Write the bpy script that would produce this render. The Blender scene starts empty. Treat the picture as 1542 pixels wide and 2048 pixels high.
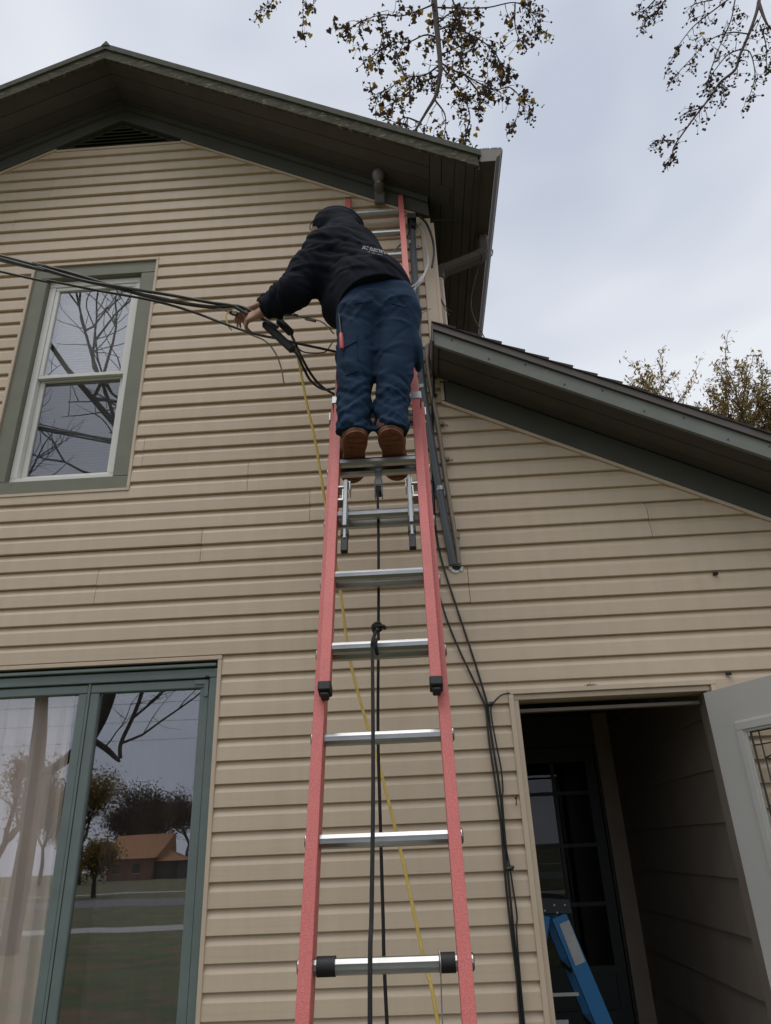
import bpy, bmesh, math, random
import numpy as np
from mathutils import Vector, Matrix, noise
from mathutils.bvhtree import BVHTree
S = bpy.context.scene
COL = S.collection
rnd = random.Random(7)
R = math.radians

# ------------------------------------------------------------------ camera
CAM = Vector((0.0, -3.497, 1.50))
F = 1420.7                                   # focal length in pixels of the 1542 x 2048 photograph
MROT = (Matrix.Rotation(R(1.926), 3, 'Z') @ Matrix.Rotation(R(90 + 25.328), 3, 'X') @ Matrix.Rotation(R(-2.44), 3, 'Z'))
cd = bpy.data.cameras.new('camera')
cd.sensor_fit = 'HORIZONTAL'; cd.sensor_width = 36.0
cd.lens = F / 1542 * 36; cd.clip_start = 0.05; cd.clip_end = 1500
cam = bpy.data.objects.new('camera', cd); COL.objects.link(cam)
cam.matrix_world = Matrix.Translation(CAM) @ MROT.to_4x4()
S.camera = cam

# ------------------------------------------------------------------ overcast sky, weak wide sun, exposure
w = bpy.data.worlds.new('World'); S.world = w; w.use_nodes = True
nt = w.node_tree; nt.nodes.clear()
SUN_EL, SUN_AZ = R(70), R(215)
sky = nt.nodes.new('ShaderNodeTexSky'); sky.sky_type = 'NISHITA'; sky.sun_disc = False
sky.sun_elevation = SUN_EL; sky.sun_rotation = SUN_AZ; sky.dust_density = 3.0
tc = nt.nodes.new('ShaderNodeTexCoord')
mp = nt.nodes.new('ShaderNodeMapping'); mp.inputs['Scale'].default_value = (1.0, 1.0, 1.9)
nz = nt.nodes.new('ShaderNodeTexNoise'); nz.inputs['Scale'].default_value = 1.7; nz.inputs['Detail'].default_value = 3
nz.inputs['Roughness'].default_value = 0.5; nz.inputs['Distortion'].default_value = 0.35
cr = nt.nodes.new('ShaderNodeValToRGB')
cr.color_ramp.elements[0].position = 0.34; cr.color_ramp.elements[0].color = (5.15, 5.65, 6.7, 1)
cr.color_ramp.elements[1].position = 0.62; cr.color_ramp.elements[1].color = (7.9, 8.2, 8.75, 1)
mx = nt.nodes.new('ShaderNodeMixRGB'); mx.inputs[0].default_value = 0.97
bg = nt.nodes.new('ShaderNodeBackground'); bg.inputs['Strength'].default_value = 0.1
out = nt.nodes.new('ShaderNodeOutputWorld')
nt.links.new(tc.outputs['Generated'], mp.inputs[0]); nt.links.new(mp.outputs[0], nz.inputs['Vector'])
nt.links.new(nz.outputs['Fac'], cr.inputs[0]); nt.links.new(sky.outputs[0], mx.inputs[1])
nt.links.new(cr.outputs[0], mx.inputs[2]); nt.links.new(mx.outputs[0], bg.inputs['Color'])
nt.links.new(bg.outputs[0], out.inputs[0])
sd = bpy.data.lights.new('sun', 'SUN'); sd.energy = 1.25; sd.angle = R(40); sd.color = (1.0, 0.96, 0.9)
so = bpy.data.objects.new('sun', sd); COL.objects.link(so); so.location = (-4, -8, 14)
sdir = Vector((math.sin(SUN_AZ) * math.cos(SUN_EL), math.cos(SUN_AZ) * math.cos(SUN_EL), math.sin(SUN_EL)))
so.rotation_euler = sdir.to_track_quat('Z', 'Y').to_euler()
S.view_settings.view_transform = 'Standard'; S.view_settings.look = 'None'
S.view_settings.exposure = 0.08; S.view_settings.gamma = 1.0
S.render.engine = 'CYCLES'
S.cycles.max_bounces = 10; S.cycles.transparent_max_bounces = 24

# ------------------------------------------------------------------ helpers
def P(u, v, y=0.0):
    """measured point of the photograph, on the plane at depth y of the place"""
    d = MROT @ Vector(((u - 771) / F, -(v - 1024) / F, -1.0))
    return CAM + d * ((y - CAM.y) / d.y)
def PX(u, v, x):
    d = MROT @ Vector(((u - 771) / F, -(v - 1024) / F, -1.0))
    return CAM + d * ((x - CAM.x) / d.x)
def PZ(u, v, z):
    d = MROT @ Vector(((u - 771) / F, -(v - 1024) / F, -1.0))
    return CAM + d * ((z - CAM.z) / d.z)

def node(nt, t, **kw):
    n = nt.nodes.new(t)
    for k, v in kw.items(): setattr(n, k, v)
    return n
def mat(name, col, rough=0.6, metal=0.0, var=0.12, vscale=3.0, bump=0.0, bscale=60.0, stretch=(1, 1, 1), col2=None,
        spot=0.55, spotscale=8.0, spotw=0.12, rnd_obj=0.0, spec=0.5, fine=0.0, finescale=250.0, streak=0.0):
    """Principled material: base colour with large soft variation, optional second colour in patches, optional bump"""
    m = bpy.data.materials.new(name); m.use_nodes = True
    nt = m.node_tree; b = nt.nodes['Principled BSDF']
    b.inputs['Roughness'].default_value = rough; b.inputs['Metallic'].default_value = metal
    b.inputs['Specular IOR Level'].default_value = spec
    tc = node(nt, 'ShaderNodeTexCoord'); mp = node(nt, 'ShaderNodeMapping'); mp.inputs['Scale'].default_value = stretch
    nt.links.new(tc.outputs['Object'], mp.inputs[0])
    n1 = node(nt, 'ShaderNodeTexNoise'); n1.inputs['Scale'].default_value = vscale; n1.inputs['Detail'].default_value = 6
    nt.links.new(mp.outputs[0], n1.inputs['Vector'])
    r1 = node(nt, 'ShaderNodeMapRange'); r1.inputs[1].default_value = 0.25; r1.inputs[2].default_value = 0.75
    r1.inputs[3].default_value = 1 - var; r1.inputs[4].default_value = 1 + var
    nt.links.new(n1.outputs['Fac'], r1.inputs[0])
    mul = node(nt, 'ShaderNodeMixRGB', blend_type='MULTIPLY'); mul.inputs[0].default_value = 1
    mul.inputs[1].default_value = (*col, 1); nt.links.new(r1.outputs[0], mul.inputs[2])
    last = mul.outputs[0]
    if col2 is not None:
        n2 = node(nt, 'ShaderNodeTexNoise'); n2.inputs['Scale'].default_value = spotscale; n2.inputs['Detail'].default_value = 8
        n2.inputs['Roughness'].default_value = 0.7
        nt.links.new(mp.outputs[0], n2.inputs['Vector'])
        r2 = node(nt, 'ShaderNodeMapRange'); r2.inputs[1].default_value = spot; r2.inputs[2].default_value = spot + spotw
        nt.links.new(n2.outputs['Fac'], r2.inputs[0])
        mm = node(nt, 'ShaderNodeMixRGB'); nt.links.new(r2.outputs[0], mm.inputs[0]); nt.links.new(last, mm.inputs[1])
        mm.inputs[2].default_value = (*col2, 1); last = mm.outputs[0]
    if fine:
        n4 = node(nt, 'ShaderNodeTexNoise'); n4.inputs['Scale'].default_value = finescale; n4.inputs['Detail'].default_value = 3
        nt.links.new(tc.outputs['Object'], n4.inputs['Vector'])
        r4 = node(nt, 'ShaderNodeMapRange'); r4.inputs[1].default_value = 0.3; r4.inputs[2].default_value = 0.7
        r4.inputs[3].default_value = 1 - fine; r4.inputs[4].default_value = 1 + fine
        nt.links.new(n4.outputs['Fac'], r4.inputs[0])
        m4 = node(nt, 'ShaderNodeMixRGB', blend_type='MULTIPLY'); m4.inputs[0].default_value = 1
        nt.links.new(last, m4.inputs[1]); nt.links.new(r4.outputs[0], m4.inputs[2]); last = m4.outputs[0]
    if streak:
        ms = node(nt, 'ShaderNodeMapping'); ms.inputs['Scale'].default_value = (7.0, 1.0, 0.45); nt.links.new(tc.outputs['Object'], ms.inputs[0])
        n5 = node(nt, 'ShaderNodeTexNoise'); n5.inputs['Scale'].default_value = 1.6; n5.inputs['Detail'].default_value = 8; n5.inputs['Roughness'].default_value = 0.62
        nt.links.new(ms.outputs[0], n5.inputs['Vector'])
        r5 = node(nt, 'ShaderNodeMapRange'); r5.inputs[1].default_value = 0.38; r5.inputs[2].default_value = 0.68; r5.inputs[3].default_value = 1.0; r5.inputs[4].default_value = 1 - streak
        nt.links.new(n5.outputs['Fac'], r5.inputs[0])
        m5 = node(nt, 'ShaderNodeMixRGB', blend_type='MULTIPLY'); m5.inputs[0].default_value = 1
        nt.links.new(last, m5.inputs[1]); nt.links.new(r5.outputs[0], m5.inputs[2]); last = m5.outputs[0]
    if rnd_obj:
        oi = node(nt, 'ShaderNodeObjectInfo'); r3 = node(nt, 'ShaderNodeMapRange')
        r3.inputs[3].default_value = 1 - rnd_obj; r3.inputs[4].default_value = 1 + rnd_obj
        nt.links.new(oi.outputs['Random'], r3.inputs[0])
        m3 = node(nt, 'ShaderNodeMixRGB', blend_type='MULTIPLY'); m3.inputs[0].default_value = 1
        nt.links.new(last, m3.inputs[1]); nt.links.new(r3.outputs[0], m3.inputs[2]); last = m3.outputs[0]
    nt.links.new(last, b.inputs['Base Color'])
    if bump:
        nb = node(nt, 'ShaderNodeTexNoise'); nb.inputs['Scale'].default_value = bscale; nb.inputs['Detail'].default_value = 4
        nt.links.new(mp.outputs[0], nb.inputs['Vector'])
        bp = node(nt, 'ShaderNodeBump'); bp.inputs['Strength'].default_value = bump; bp.inputs['Distance'].default_value = 0.004
        nt.links.new(nb.outputs['Fac'], bp.inputs['Height']); nt.links.new(bp.outputs[0], b.inputs['Normal'])
    return m
def glass_mat(name, refl, tint, rough=0.0, wavy=0.0):
    m = bpy.data.materials.new(name); m.use_nodes = True; nt = m.node_tree; nt.nodes.clear()
    o = node(nt, 'ShaderNodeOutputMaterial'); mx = node(nt, 'ShaderNodeMixShader')
    fr = node(nt, 'ShaderNodeLayerWeight'); fr.inputs['Blend'].default_value = 0.5
    pw = node(nt, 'ShaderNodeMath', operation='POWER'); pw.inputs[1].default_value = 4.0; nt.links.new(fr.outputs['Facing'], pw.inputs[0])
    mr = node(nt, 'ShaderNodeMapRange'); mr.inputs[3].default_value = refl; mr.inputs[4].default_value = 1.0
    t = node(nt, 'ShaderNodeBsdfTransparent'); t.inputs[0].default_value = (*tint, 1)
    g = node(nt, 'ShaderNodeBsdfGlossy'); g.inputs['Roughness'].default_value = rough; g.inputs[0].default_value = (0.93, 0.94, 0.98, 1)
    nt.links.new(pw.outputs[0], mr.inputs[0]); nt.links.new(mr.outputs[0], mx.inputs[0])
    nt.links.new(t.outputs[0], mx.inputs[1]); nt.links.new(g.outputs[0], mx.inputs[2]); nt.links.new(mx.outputs[0], o.inputs[0])
    if wavy:
        tc = node(nt, 'ShaderNodeTexCoord'); nb = node(nt, 'ShaderNodeTexNoise'); nb.inputs['Scale'].default_value = 3.0
        nb.inputs['Detail'].default_value = 1
        bp = node(nt, 'ShaderNodeBump'); bp.inputs['Strength'].default_value = wavy; bp.inputs['Distance'].default_value = 0.004
        nt.links.new(tc.outputs['Object'], nb.inputs['Vector']); nt.links.new(nb.outputs['Fac'], bp.inputs['Height'])
        nt.links.new(bp.outputs[0], g.inputs['Normal'])
    return m

LOC = {}
def link(o, parent):
    COL.objects.link(o)
    if parent is not None:
        o.parent = parent
        if parent.name in LOC: o.matrix_parent_inverse = LOC[parent.name].inverted()
    return o
def thing(name, loc, label, cat, group=None):
    o = bpy.data.objects.new(name, None); o.empty_display_size = 0.1; COL.objects.link(o)
    o.location = loc; LOC[o.name] = Matrix.Translation(Vector(loc))
    return tag(o, label, cat, group)
def tag(o, label, cat=None, group=None):
    o['label'] = label
    if cat: o['category'] = cat
    if group: o['group'] = group
    return o
class MB:
    """collects shapes; build() links them as ONE mesh object"""
    def __init__(s): s.v = []; s.f = []; s.sm = False
    def add(s, vs, fs):
        n = len(s.v); s.v += [tuple(p) for p in vs]; s.f += [tuple(i + n for i in q) for q in fs]; return s
    def hexa(s, p):   # 8 points: bottom 0-3, top 4-7
        return s.add(p, [(0, 3, 2, 1), (4, 5, 6, 7), (0, 1, 5, 4), (1, 2, 6, 5), (2, 3, 7, 6), (3, 0, 4, 7)])
    def box(s, x0, x1, y0, y1, z0, z1):
        return s.hexa([(x0, y0, z0), (x1, y0, z0), (x1, y1, z0), (x0, y1, z0), (x0, y0, z1), (x1, y0, z1), (x1, y1, z1), (x0, y1, z1)])
    def obox(s, c, ax, ay, az, hx, hy, hz):
        c = Vector(c); pts = []
        for k in (-1, 1):
            for (i, j) in ((-1, -1), (1, -1), (1, 1), (-1, 1)):
                pts.append(c + ax * (hx * i) + ay * (hy * j) + az * (hz * k))
        return s.hexa(pts)
    def prism(s, poly, axis, a, b):
        """polygon of 2-d points extruded: axis 'y' -> points are (x,z); 'x' -> (y,z); 'z' -> (x,y)"""
        def mk(p, t):
            return {'y': (p[0], t, p[1]), 'x': (t, p[0], p[1]), 'z': (p[0], p[1], t)}[axis]
        n = len(poly); vs = [mk(p, a) for p in poly] + [mk(p, b) for p in poly]
        fs = [tuple(range(n)), tuple(range(2 * n - 1, n - 1, -1))] + [(i, i + n, (i + 1) % n + n, (i + 1) % n) for i in range(n)]
        return s.add(vs, fs)
    def tube(s, pts, r, n=8, cap=True):
        pts = [Vector(p) for p in pts]; N = len(pts)
        rr = r if isinstance(r, (list, tuple)) else [r] * N
        t0 = (pts[1] - pts[0]).normalized(); ref = Vector((0, 0, 1)) if abs(t0.z) < 0.9 else Vector((1, 0, 0))
        nrm = t0.cross(ref).normalized(); vs = []
        for i, p in enumerate(pts):
            t = (pts[min(i + 1, N - 1)] - pts[max(i - 1, 0)])
            t = t.normalized() if t.length > 1e-9 else t0
            nrm = (nrm - t * nrm.dot(t)); nrm = nrm.normalized() if nrm.length > 1e-6 else t.orthogonal().normalized()
            bn = t.cross(nrm)
            for k in range(n):
                a = 2 * math.pi * k / n; vs.append(p + (nrm * math.cos(a) + bn * math.sin(a)) * rr[i])
        fs = [(i * n + k, i * n + (k + 1) % n, (i + 1) * n + (k + 1) % n, (i + 1) * n + k) for i in range(N - 1) for k in range(n)]
        if cap: fs += [tuple(range(n - 1, -1, -1)), tuple((N - 1) * n + k for k in range(n))]
        s.sm = True
        return s.add(vs, fs)
    def build(s, name, m, parent=None, smooth=None, bevel=0.0, kind=None):
        me = bpy.data.meshes.new(name); me.from_pydata(s.v, [], s.f); me.validate()
        bm = bmesh.new(); bm.from_mesh(me); bmesh.ops.recalc_face_normals(bm, faces=bm.faces)
        if bevel: bmesh.ops.bevel(bm, geom=bm.edges[:], offset=bevel, segments=1, affect='EDGES', clamp_overlap=True)
        bm.to_mesh(me); bm.free()
        me.materials.append(m)
        sm = s.sm if smooth is None else smooth
        if sm:
            me.shade_auto(math.radians(40)) if hasattr(me, 'shade_auto') else None
            for p in me.polygons: p.use_smooth = True
            try: me.set_sharp_from_angle(angle=math.radians(45))
            except Exception: pass
        o = bpy.data.objects.new(name, me); link(o, parent)
        if kind: o['kind'] = kind
        return o
def spline(pts, n=8):
    """Catmull-Rom through points"""
    pts = [Vector(p) for p in pts]
    if len(pts) < 3: return [pts[0].lerp(pts[-1], i / n) for i in range(n + 1)]
    q = [pts[0] * 2 - pts[1]] + pts + [pts[-1] * 2 - pts[-2]]; res = []
    for i in range(1, len(q) - 2):
        a, b, c, d = q[i - 1], q[i], q[i + 1], q[i + 2]
        for k in range(n):
            t = k / n
            res.append(0.5 * ((2 * b) + (c - a) * t + (2 * a - 5 * b + 4 * c - d) * t * t + (3 * b - a - 3 * c + d) * t ** 3))
    res.append(pts[-1]); return res
def PP(lst, y=None):
    return [P(*q) if y is None else P(q[0], q[1], y) for q in lst]
def cable(name, pts, r, m, parent=None, n=8, sub=8):
    return MB().tube(spline(pts, sub), r, n).build(name, m, parent)

# ------------------------------------------------------------------ materials
M = {}
M['siding'] = mat('vinyl_siding', (0.58, 0.462, 0.338), 0.5, streak=0.075, var=0.06, vscale=1.3, bump=0.22, bscale=30, stretch=(0.05, 1, 1.6), rnd_obj=0.04, col2=(0.53, 0.42, 0.305), spot=0.6, spotscale=3.0, spotw=0.3, fine=0.02)
M['vinyl_trim'] = mat('vinyl_trim', (0.58, 0.465, 0.345), 0.45, streak=0.08, var=0.06, vscale=4)
M['sheath'] = mat('sheathing', (0.12, 0.1, 0.08), 0.9)
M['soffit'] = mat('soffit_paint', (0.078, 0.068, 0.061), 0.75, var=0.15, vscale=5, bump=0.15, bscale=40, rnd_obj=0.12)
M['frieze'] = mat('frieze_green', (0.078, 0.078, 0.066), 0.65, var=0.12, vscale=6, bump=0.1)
M['rake'] = mat('weathered_rake', (0.07, 0.066, 0.042), 0.95, var=0.55, vscale=16, bump=1.0, bscale=60, stretch=(1.3, 1, 3.5), col2=(0.21, 0.19, 0.145), spot=0.57, spotscale=12, spotw=0.05)
M['rake_top'] = mat('mossy_drip_edge', (0.085, 0.085, 0.068), 0.9, var=0.3, vscale=14, bump=0.6, bscale=60, col2=(0.075, 0.085, 0.045), spot=0.5, spotscale=9)
M['wing_green'] = mat('faded_green_paint', (0.165, 0.175, 0.155), 0.6, var=0.12, vscale=7, bump=0.2, bscale=40, col2=(0.22, 0.24, 0.22), spot=0.58, spotscale=12, spotw=0.2)
M['shingle'] = mat('asphalt_shingle', (0.045, 0.04, 0.038), 0.95, var=0.3, vscale=30, bump=0.8, bscale=200, rnd_obj=0.2)
M['gutter'] = mat('brown_aluminium', (0.10, 0.08, 0.072), 0.5, var=0.1, vscale=3)
M['gutter_lip'] = mat('gutter_lip', (0.17, 0.148, 0.132), 0.55, var=0.15)
M['downspout'] = mat('brown_downspout', (0.085, 0.068, 0.06), 0.7, var=0.12, vscale=10)
M['casing'] = mat('olive_casing', (0.175, 0.175, 0.125), 0.55, var=0.08, vscale=9, bump=0.08)
M['teal'] = mat('teal_paint', (0.135, 0.172, 0.160), 0.45, var=0.1, vscale=10, bump=0.08, bscale=30)
M['white_vinyl'] = mat('white_vinyl', (0.72, 0.70, 0.65), 0.4, var=0.05)
M['white_paint'] = mat('white_door_paint', (0.45, 0.447, 0.43), 0.45, var=0.04, vscale=5)
M['glass'] = glass_mat('window_glass', 0.17, (0.96, 0.96, 0.96), wavy=0.05)
M['glass_up'] = glass_mat('upper_window_glass', 0.21, (0.95, 0.95, 0.96))
M['glass_low'] = glass_mat('screened_glass', 0.13, (0.72, 0.72, 0.74))
M['glass_old'] = glass_mat('old_pane_glass', 0.03, (0.6, 0.62, 0.62))
M['glass_lead'] = glass_mat('leaded_glass', 0.03, (0.88, 0.88, 0.86), wavy=0.6)
M['lead'] = mat('lead_came', (0.07, 0.07, 0.07), 0.45, metal=0.6)
M['blind'] = mat('blind_slat', (0.72, 0.71, 0.70), 0.5, var=0.03)
M['curtain'] = mat('sheer_curtain', (0.74, 0.63, 0.56), 0.9, var=0.1)
M['room'] = mat('room_plaster', (0.18, 0.16, 0.14), 0.9)
M['floor'] = mat('wood_floor', (0.13, 0.09, 0.06), 0.6)
M['porch_lap'] = mat('porch_lap_siding', (0.22, 0.185, 0.155), 0.7, var=0.1, vscale=5, bump=0.1)
M['porch_trim'] = mat('porch_trim', (0.30, 0.24, 0.195), 0.7, var=0.12, vscale=8)
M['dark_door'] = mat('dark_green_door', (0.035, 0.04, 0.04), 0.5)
M['red_frp'] = mat('red_fiberglass', (0.58, 0.15, 0.135), 0.5, var=0.10, vscale=5, bump=0.35, bscale=320, fine=0.22, finescale=300)
M['alu'] = mat('ladder_aluminium', (0.34, 0.345, 0.35), 0.30, metal=0.95, var=0.25, vscale=20, stretch=(0.3, 1, 1), bump=0.05)
M['steel'] = mat('zinc_steel', (0.42, 0.43, 0.44), 0.42, metal=0.8, var=0.15, vscale=30)
M['cast'] = mat('grey_cast_lock', (0.24, 0.25, 0.26), 0.45, metal=0.6, var=0.1, vscale=20)
M['rubber'] = mat('black_rubber', (0.011, 0.011, 0.012), 0.6, var=0.2, vscale=20)
M['rope'] = mat('black_rope', (0.016, 0.016, 0.018), 0.85, var=0.3, vscale=60, bump=0.6, bscale=220)
M['cable'] = mat('black_cable', (0.014, 0.014, 0.015), 0.4, var=0.3, vscale=20)
M['cable_old'] = mat('brown_black_cable', (0.035, 0.03, 0.028), 0.55, var=0.4, vscale=25)
M['yellow'] = mat('yellow_cord', (0.62, 0.44, 0.10), 0.55, var=0.12, vscale=30)
M['tan_cord'] = mat('tan_cord', (0.22, 0.16, 0.07), 0.6, var=0.15, vscale=30)
M['white_wire'] = mat('white_wire', (0.62, 0.61, 0.58), 0.45)
M['bare_wire'] = mat('bare_aluminium_wire', (0.66, 0.66, 0.66), 0.35, metal=0.8)
M['conduit'] = mat('grey_pvc_conduit', (0.085, 0.095, 0.105), 0.4, var=0.12, vscale=6)
M['beige_conduit'] = mat('painted_conduit', (0.27, 0.225, 0.17), 0.5, var=0.12, vscale=8)
M['lamp_bronze'] = mat('bronze_lamp', (0.12, 0.11, 0.10), 0.45, var=0.1)
M['nest'] = mat('mud_brown', (0.05, 0.035, 0.028), 0.9, bump=0.6)
M['hoodie'] = mat('navy_black_fleece', (0.0075, 0.0092, 0.0150), 0.92, var=0.25, vscale=12, bump=0.75, bscale=20, spec=0.15)
M['trousers'] = mat('navy_work_trousers', (0.0100, 0.027, 0.058), 0.85, var=0.2, vscale=14, bump=0.8, bscale=22, spec=0.2, fine=0.12)
M['boot'] = mat('brown_leather', (0.15, 0.065, 0.03), 0.65, var=0.25, vscale=25, bump=0.3)
M['sole'] = mat('brown_boot_sole', (0.19, 0.07, 0.036), 0.75, var=0.3, vscale=40, bump=0.4)
M['skin'] = mat('skin', (0.36, 0.19, 0.135), 0.55, var=0.12, vscale=40, bump=0.1, bscale=200)
M['print'] = mat('white_print', (0.55, 0.55, 0.55), 0.8)
M['red_grip'] = mat('red_grip', (0.42, 0.05, 0.05), 0.45)
M['blue_frp'] = mat('blue_fiberglass', (0.02, 0.19, 0.46), 0.4, var=0.06, vscale=6, fine=0.05)
M['black_plastic'] = mat('black_plastic', (0.02, 0.021, 0.025), 0.5)
M['label'] = mat('worn_label', (0.55, 0.55, 0.56), 0.6, var=0.1, vscale=20, col2=(0.1, 0.1, 0.11), spot=0.64, spotscale=70, spotw=0.03)
M['bark'] = mat('bark', (0.075, 0.06, 0.05), 0.95, var=0.3, vscale=8, bump=0.6, bscale=30)
M['leaf_dark'] = mat('brown_leaf', (0.055, 0.035, 0.022), 0.8, var=0.4, vscale=2)
M['leaf_gold'] = mat('golden_leaf', (0.30, 0.20, 0.035), 0.8, var=0.4, vscale=2)
M['leaf_olive'] = mat('olive_gold_leaf', (0.25, 0.175, 0.06), 0.8, var=0.5, vscale=1.2)
def leaf_mat(name, col, var):
    m = mat(name, col, 0.8, var=var, vscale=1.7); nt = m.node_tree; b = nt.nodes['Principled BSDF']; o = nt.nodes['Material Output']
    t = node(nt, 'ShaderNodeBsdfTranslucent'); src = b.inputs['Base Color'].links[0].from_socket; nt.links.new(src, t.inputs[0])
    mx = node(nt, 'ShaderNodeMixShader'); mx.inputs[0].default_value = 0.4
    nt.links.new(b.outputs[0], mx.inputs[1]); nt.links.new(t.outputs[0], mx.inputs[2]); nt.links.new(mx.outputs[0], o.inputs[0]); return m
M['leaf_dark'] = leaf_mat('brown_leaf', (0.075, 0.048, 0.028), 0.5); M['leaf_gold'] = leaf_mat('golden_leaf', (0.34, 0.22, 0.04), 0.45); M['leaf_olive'] = leaf_mat('olive_gold_leaf', (0.27, 0.19, 0.065), 0.5)
M['grass'] = mat('lawn', (0.075, 0.105, 0.035), 0.95, var=0.3, vscale=0.6, col2=(0.17, 0.11, 0.065), spot=0.46, spotscale=1.1, spotw=0.14)
M['road'] = mat('asphalt_road', (0.16, 0.16, 0.165), 0.9, var=0.1)
M['walk'] = mat('concrete_walk', (0.40, 0.39, 0.37), 0.9, var=0.1)
M['brick'] = mat('far_brick', (0.24, 0.12, 0.085), 0.9, var=0.15)
M['orange_roof'] = mat('orange_shingle', (0.40, 0.20, 0.10), 0.9, var=0.1)
# ------------------------------------------------------------------ ground, street
def slab(name, x0, x1, y0, y1, z, m):
    o = MB().add([(x0, y0, z), (x1, y0, z), (x1, y1, z), (x0, y1, z)], [(0, 1, 2, 3)]).build(name, m); o['kind'] = 'structure'; return o
slab('ground', -500, 500, -600, 500, 0.0, M['grass'])
slab('front_walk', -60, 60, -19.5, -17.6, 0.006, M['walk'])
road_poly = [(-80, -36), (-25, -34), (-8, -31), (10, -27), (40, -24), (40, -32), (10, -35), (-8, -39), (-25, -42), (-80, -44)]
o = MB().add([(x, y, 0.006) for x, y in road_poly], [tuple(range(10))]).build('road', M['road']); o['kind'] = 'structure'
slab('far_walk', -90, 40, -53, -51, 0.006, M['walk'])

# ------------------------------------------------------------------ the house
EXP, ZL = 0.1016, 4.3395                      # siding exposure, height of the reference lap line
XR, XC, XLEFT = -1.966, 0.265, -4.197         # ridge, right corner, left corner
YB = 7.5                                      # back of the house
SL = 0.54                                     # main roof pitch
def zj(x): return 6.49 - SL * abs(x - XR)     # top of siding under the rake
def zs(x): return 6.668 - SL * abs(x - XR)    # underside of the roof
SW = 0.517
def zw(x): return 3.818 - SW * (x - 0.241)    # top of siding under the wing rake
def zws(x): return 4.0 - SW * (x - 0.221)     # underside of the wing roof
XW = 3.9                                      # right end of the wing
UW = (-2.405, -1.551, 3.372, 5.118)           # upper window, outside of its channel
LW = (-2.306, -0.964, 0.52, 2.405)            # lower window
DR = (0.433, 1.413, 0.10, 2.167)              # doorway
OPEN = [UW, LW, DR]
house = thing('house', (XR, 0, 0), 'two storey house clad in beige lap siding with dark eaves and a lower side wing', 'house')

# wall behind the siding, with its openings
def wall_strips(xa, xb, topf, opens, y0, y1, extra=()):
    m = MB(); xs = sorted({xa, xb, *extra, *[a for o in opens for a in o[:2]]}); xs = [x for x in xs if xa <= x <= xb]
    for a, b in zip(xs, xs[1:]):
        segs = []; z = 0.0
        for o in sorted(opens, key=lambda o: o[2]):
            if o[0] < b - 1e-6 and o[1] > a + 1e-6: segs.append((z, o[2], False)); z = o[3]
        segs.append((z, None, True))
        for z0, z1, top in segs:
            ta, tb = (topf(a + 1e-5), topf(b - 1e-5)) if top else (z1, z1)
            m.hexa([(a, y0, z0), (b, y0, z0), (b, y1, z0), (a, y1, z0), (a, y0, ta), (b, y0, tb), (b, y1, tb), (a, y1, ta)])
    return m
inner = [(a + .02, b - .02, c + .02, d - .02) for a, b, c, d in OPEN]
VENT = (-2.40, -1.54, 6.20, 6.245)
wall = wall_strips(XLEFT, XC, lambda x: zj(x) + .12, inner[:2], 0.001, 0.12, (XR,)).build('wall', M['sheath'], house)
wwall = wall_strips(XC + .001, XW, lambda x: zw(x) + .1, inner[2:], 0.001, 0.12).build('wing_wall', M['sheath'], house)
# the other walls and floors, so that rooms are closed
m = MB().box(XLEFT, XLEFT + .12, .12, YB, 0, zs(XLEFT)); m.build('side_wall', M['siding'], house)
MB().box(XC - .12, XC, .12, YB, 2.75, zs(XC) - .01).build('side_wall', M['siding'], house)
MB().box(XC - .12, XC, .12, YB, 0, 2.75).build('inner_wall', M['room'], house)
m = MB().prism([(XLEFT + .13, 0), (XC - .13, 0), (XC - .13, zs(XC) - .05), (XR, zs(XR) - .05), (XLEFT + .13, zs(XLEFT) - .05)], 'y', YB - .12, YB); m.build('back_wall', M['siding'], house)
MB().prism([(XC + .01, 0), (XW, 0), (XW, zws(XW) - .05), (XC + .01, zws(XC) - .05)], 'y', YB - .12, YB).build('wing_back_wall', M['siding'], house)
MB().box(XW - .12, XW, .125, YB - .125, 0, zws(XW) - .05).build('wing_side_wall', M['siding'], house)
MB().box(XLEFT + .13, XC - .13, .13, YB - .13, 2.72, 2.95).build('upper_floor', M['room'], house)
MB().box(XLEFT + .13, XC - .13, .13, YB - .13, .02, .14).build('lower_floor', M['floor'], house)
MB().box(XLEFT + .13, XC - .13, 3.4, 3.5, .15, 6.0).build('partition_wall', M['room'], house)
MB().box(XLEFT + .13, XC - .13, .125, YB - .13, 5.4, 5.45).build('upper_ceiling', M['room'], house)

# siding boards: every course is built of single boards, cut round openings and along the rakes
PROF = [(0.0015, 0.0), (-0.0185, 0.0), (-0.0205, 0.0025), (-0.0180, 0.064), (-0.0160, 0.069), (-0.0025, 0.096), (-0.0010, 0.1016)]
def clip_prof(za, zb):
    res = []
    for i in range(len(PROF) - 1):
        (ya, z0), (yb, z1) = PROF[i], PROF[i + 1]
        if z1 <= za - 1e-9 or z0 >= zb + 1e-9 or (z1 == z0 and not (za <= z0 <= zb)): continue
        if z1 == z0: q = [(ya, z0), (yb, z1)]
        else:
            t0 = max(0, (za - z0) / (z1 - z0)); t1 = min(1, (zb - z0) / (z1 - z0))
            q = [(ya + (yb - ya) * t, z0 + (z1 - z0) * t) for t in (t0, t1)]
        for p in q:
            if not res or abs(p[0] - res[-1][0]) + abs(p[1] - res[-1][1]) > 1e-7: res.append(p)
    return res
def xleft(z): return XLEFT + .03 if z < zj(XLEFT + .03) else XR - (6.49 - z) / SL + .004
def xright(z):
    if z > 4.02: return min(0.196, XR + (6.49 - z) / SL - .004)
    return max(0.236, min(XW - .02, 0.241 + (3.818 - z) / SW - .004))
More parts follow.
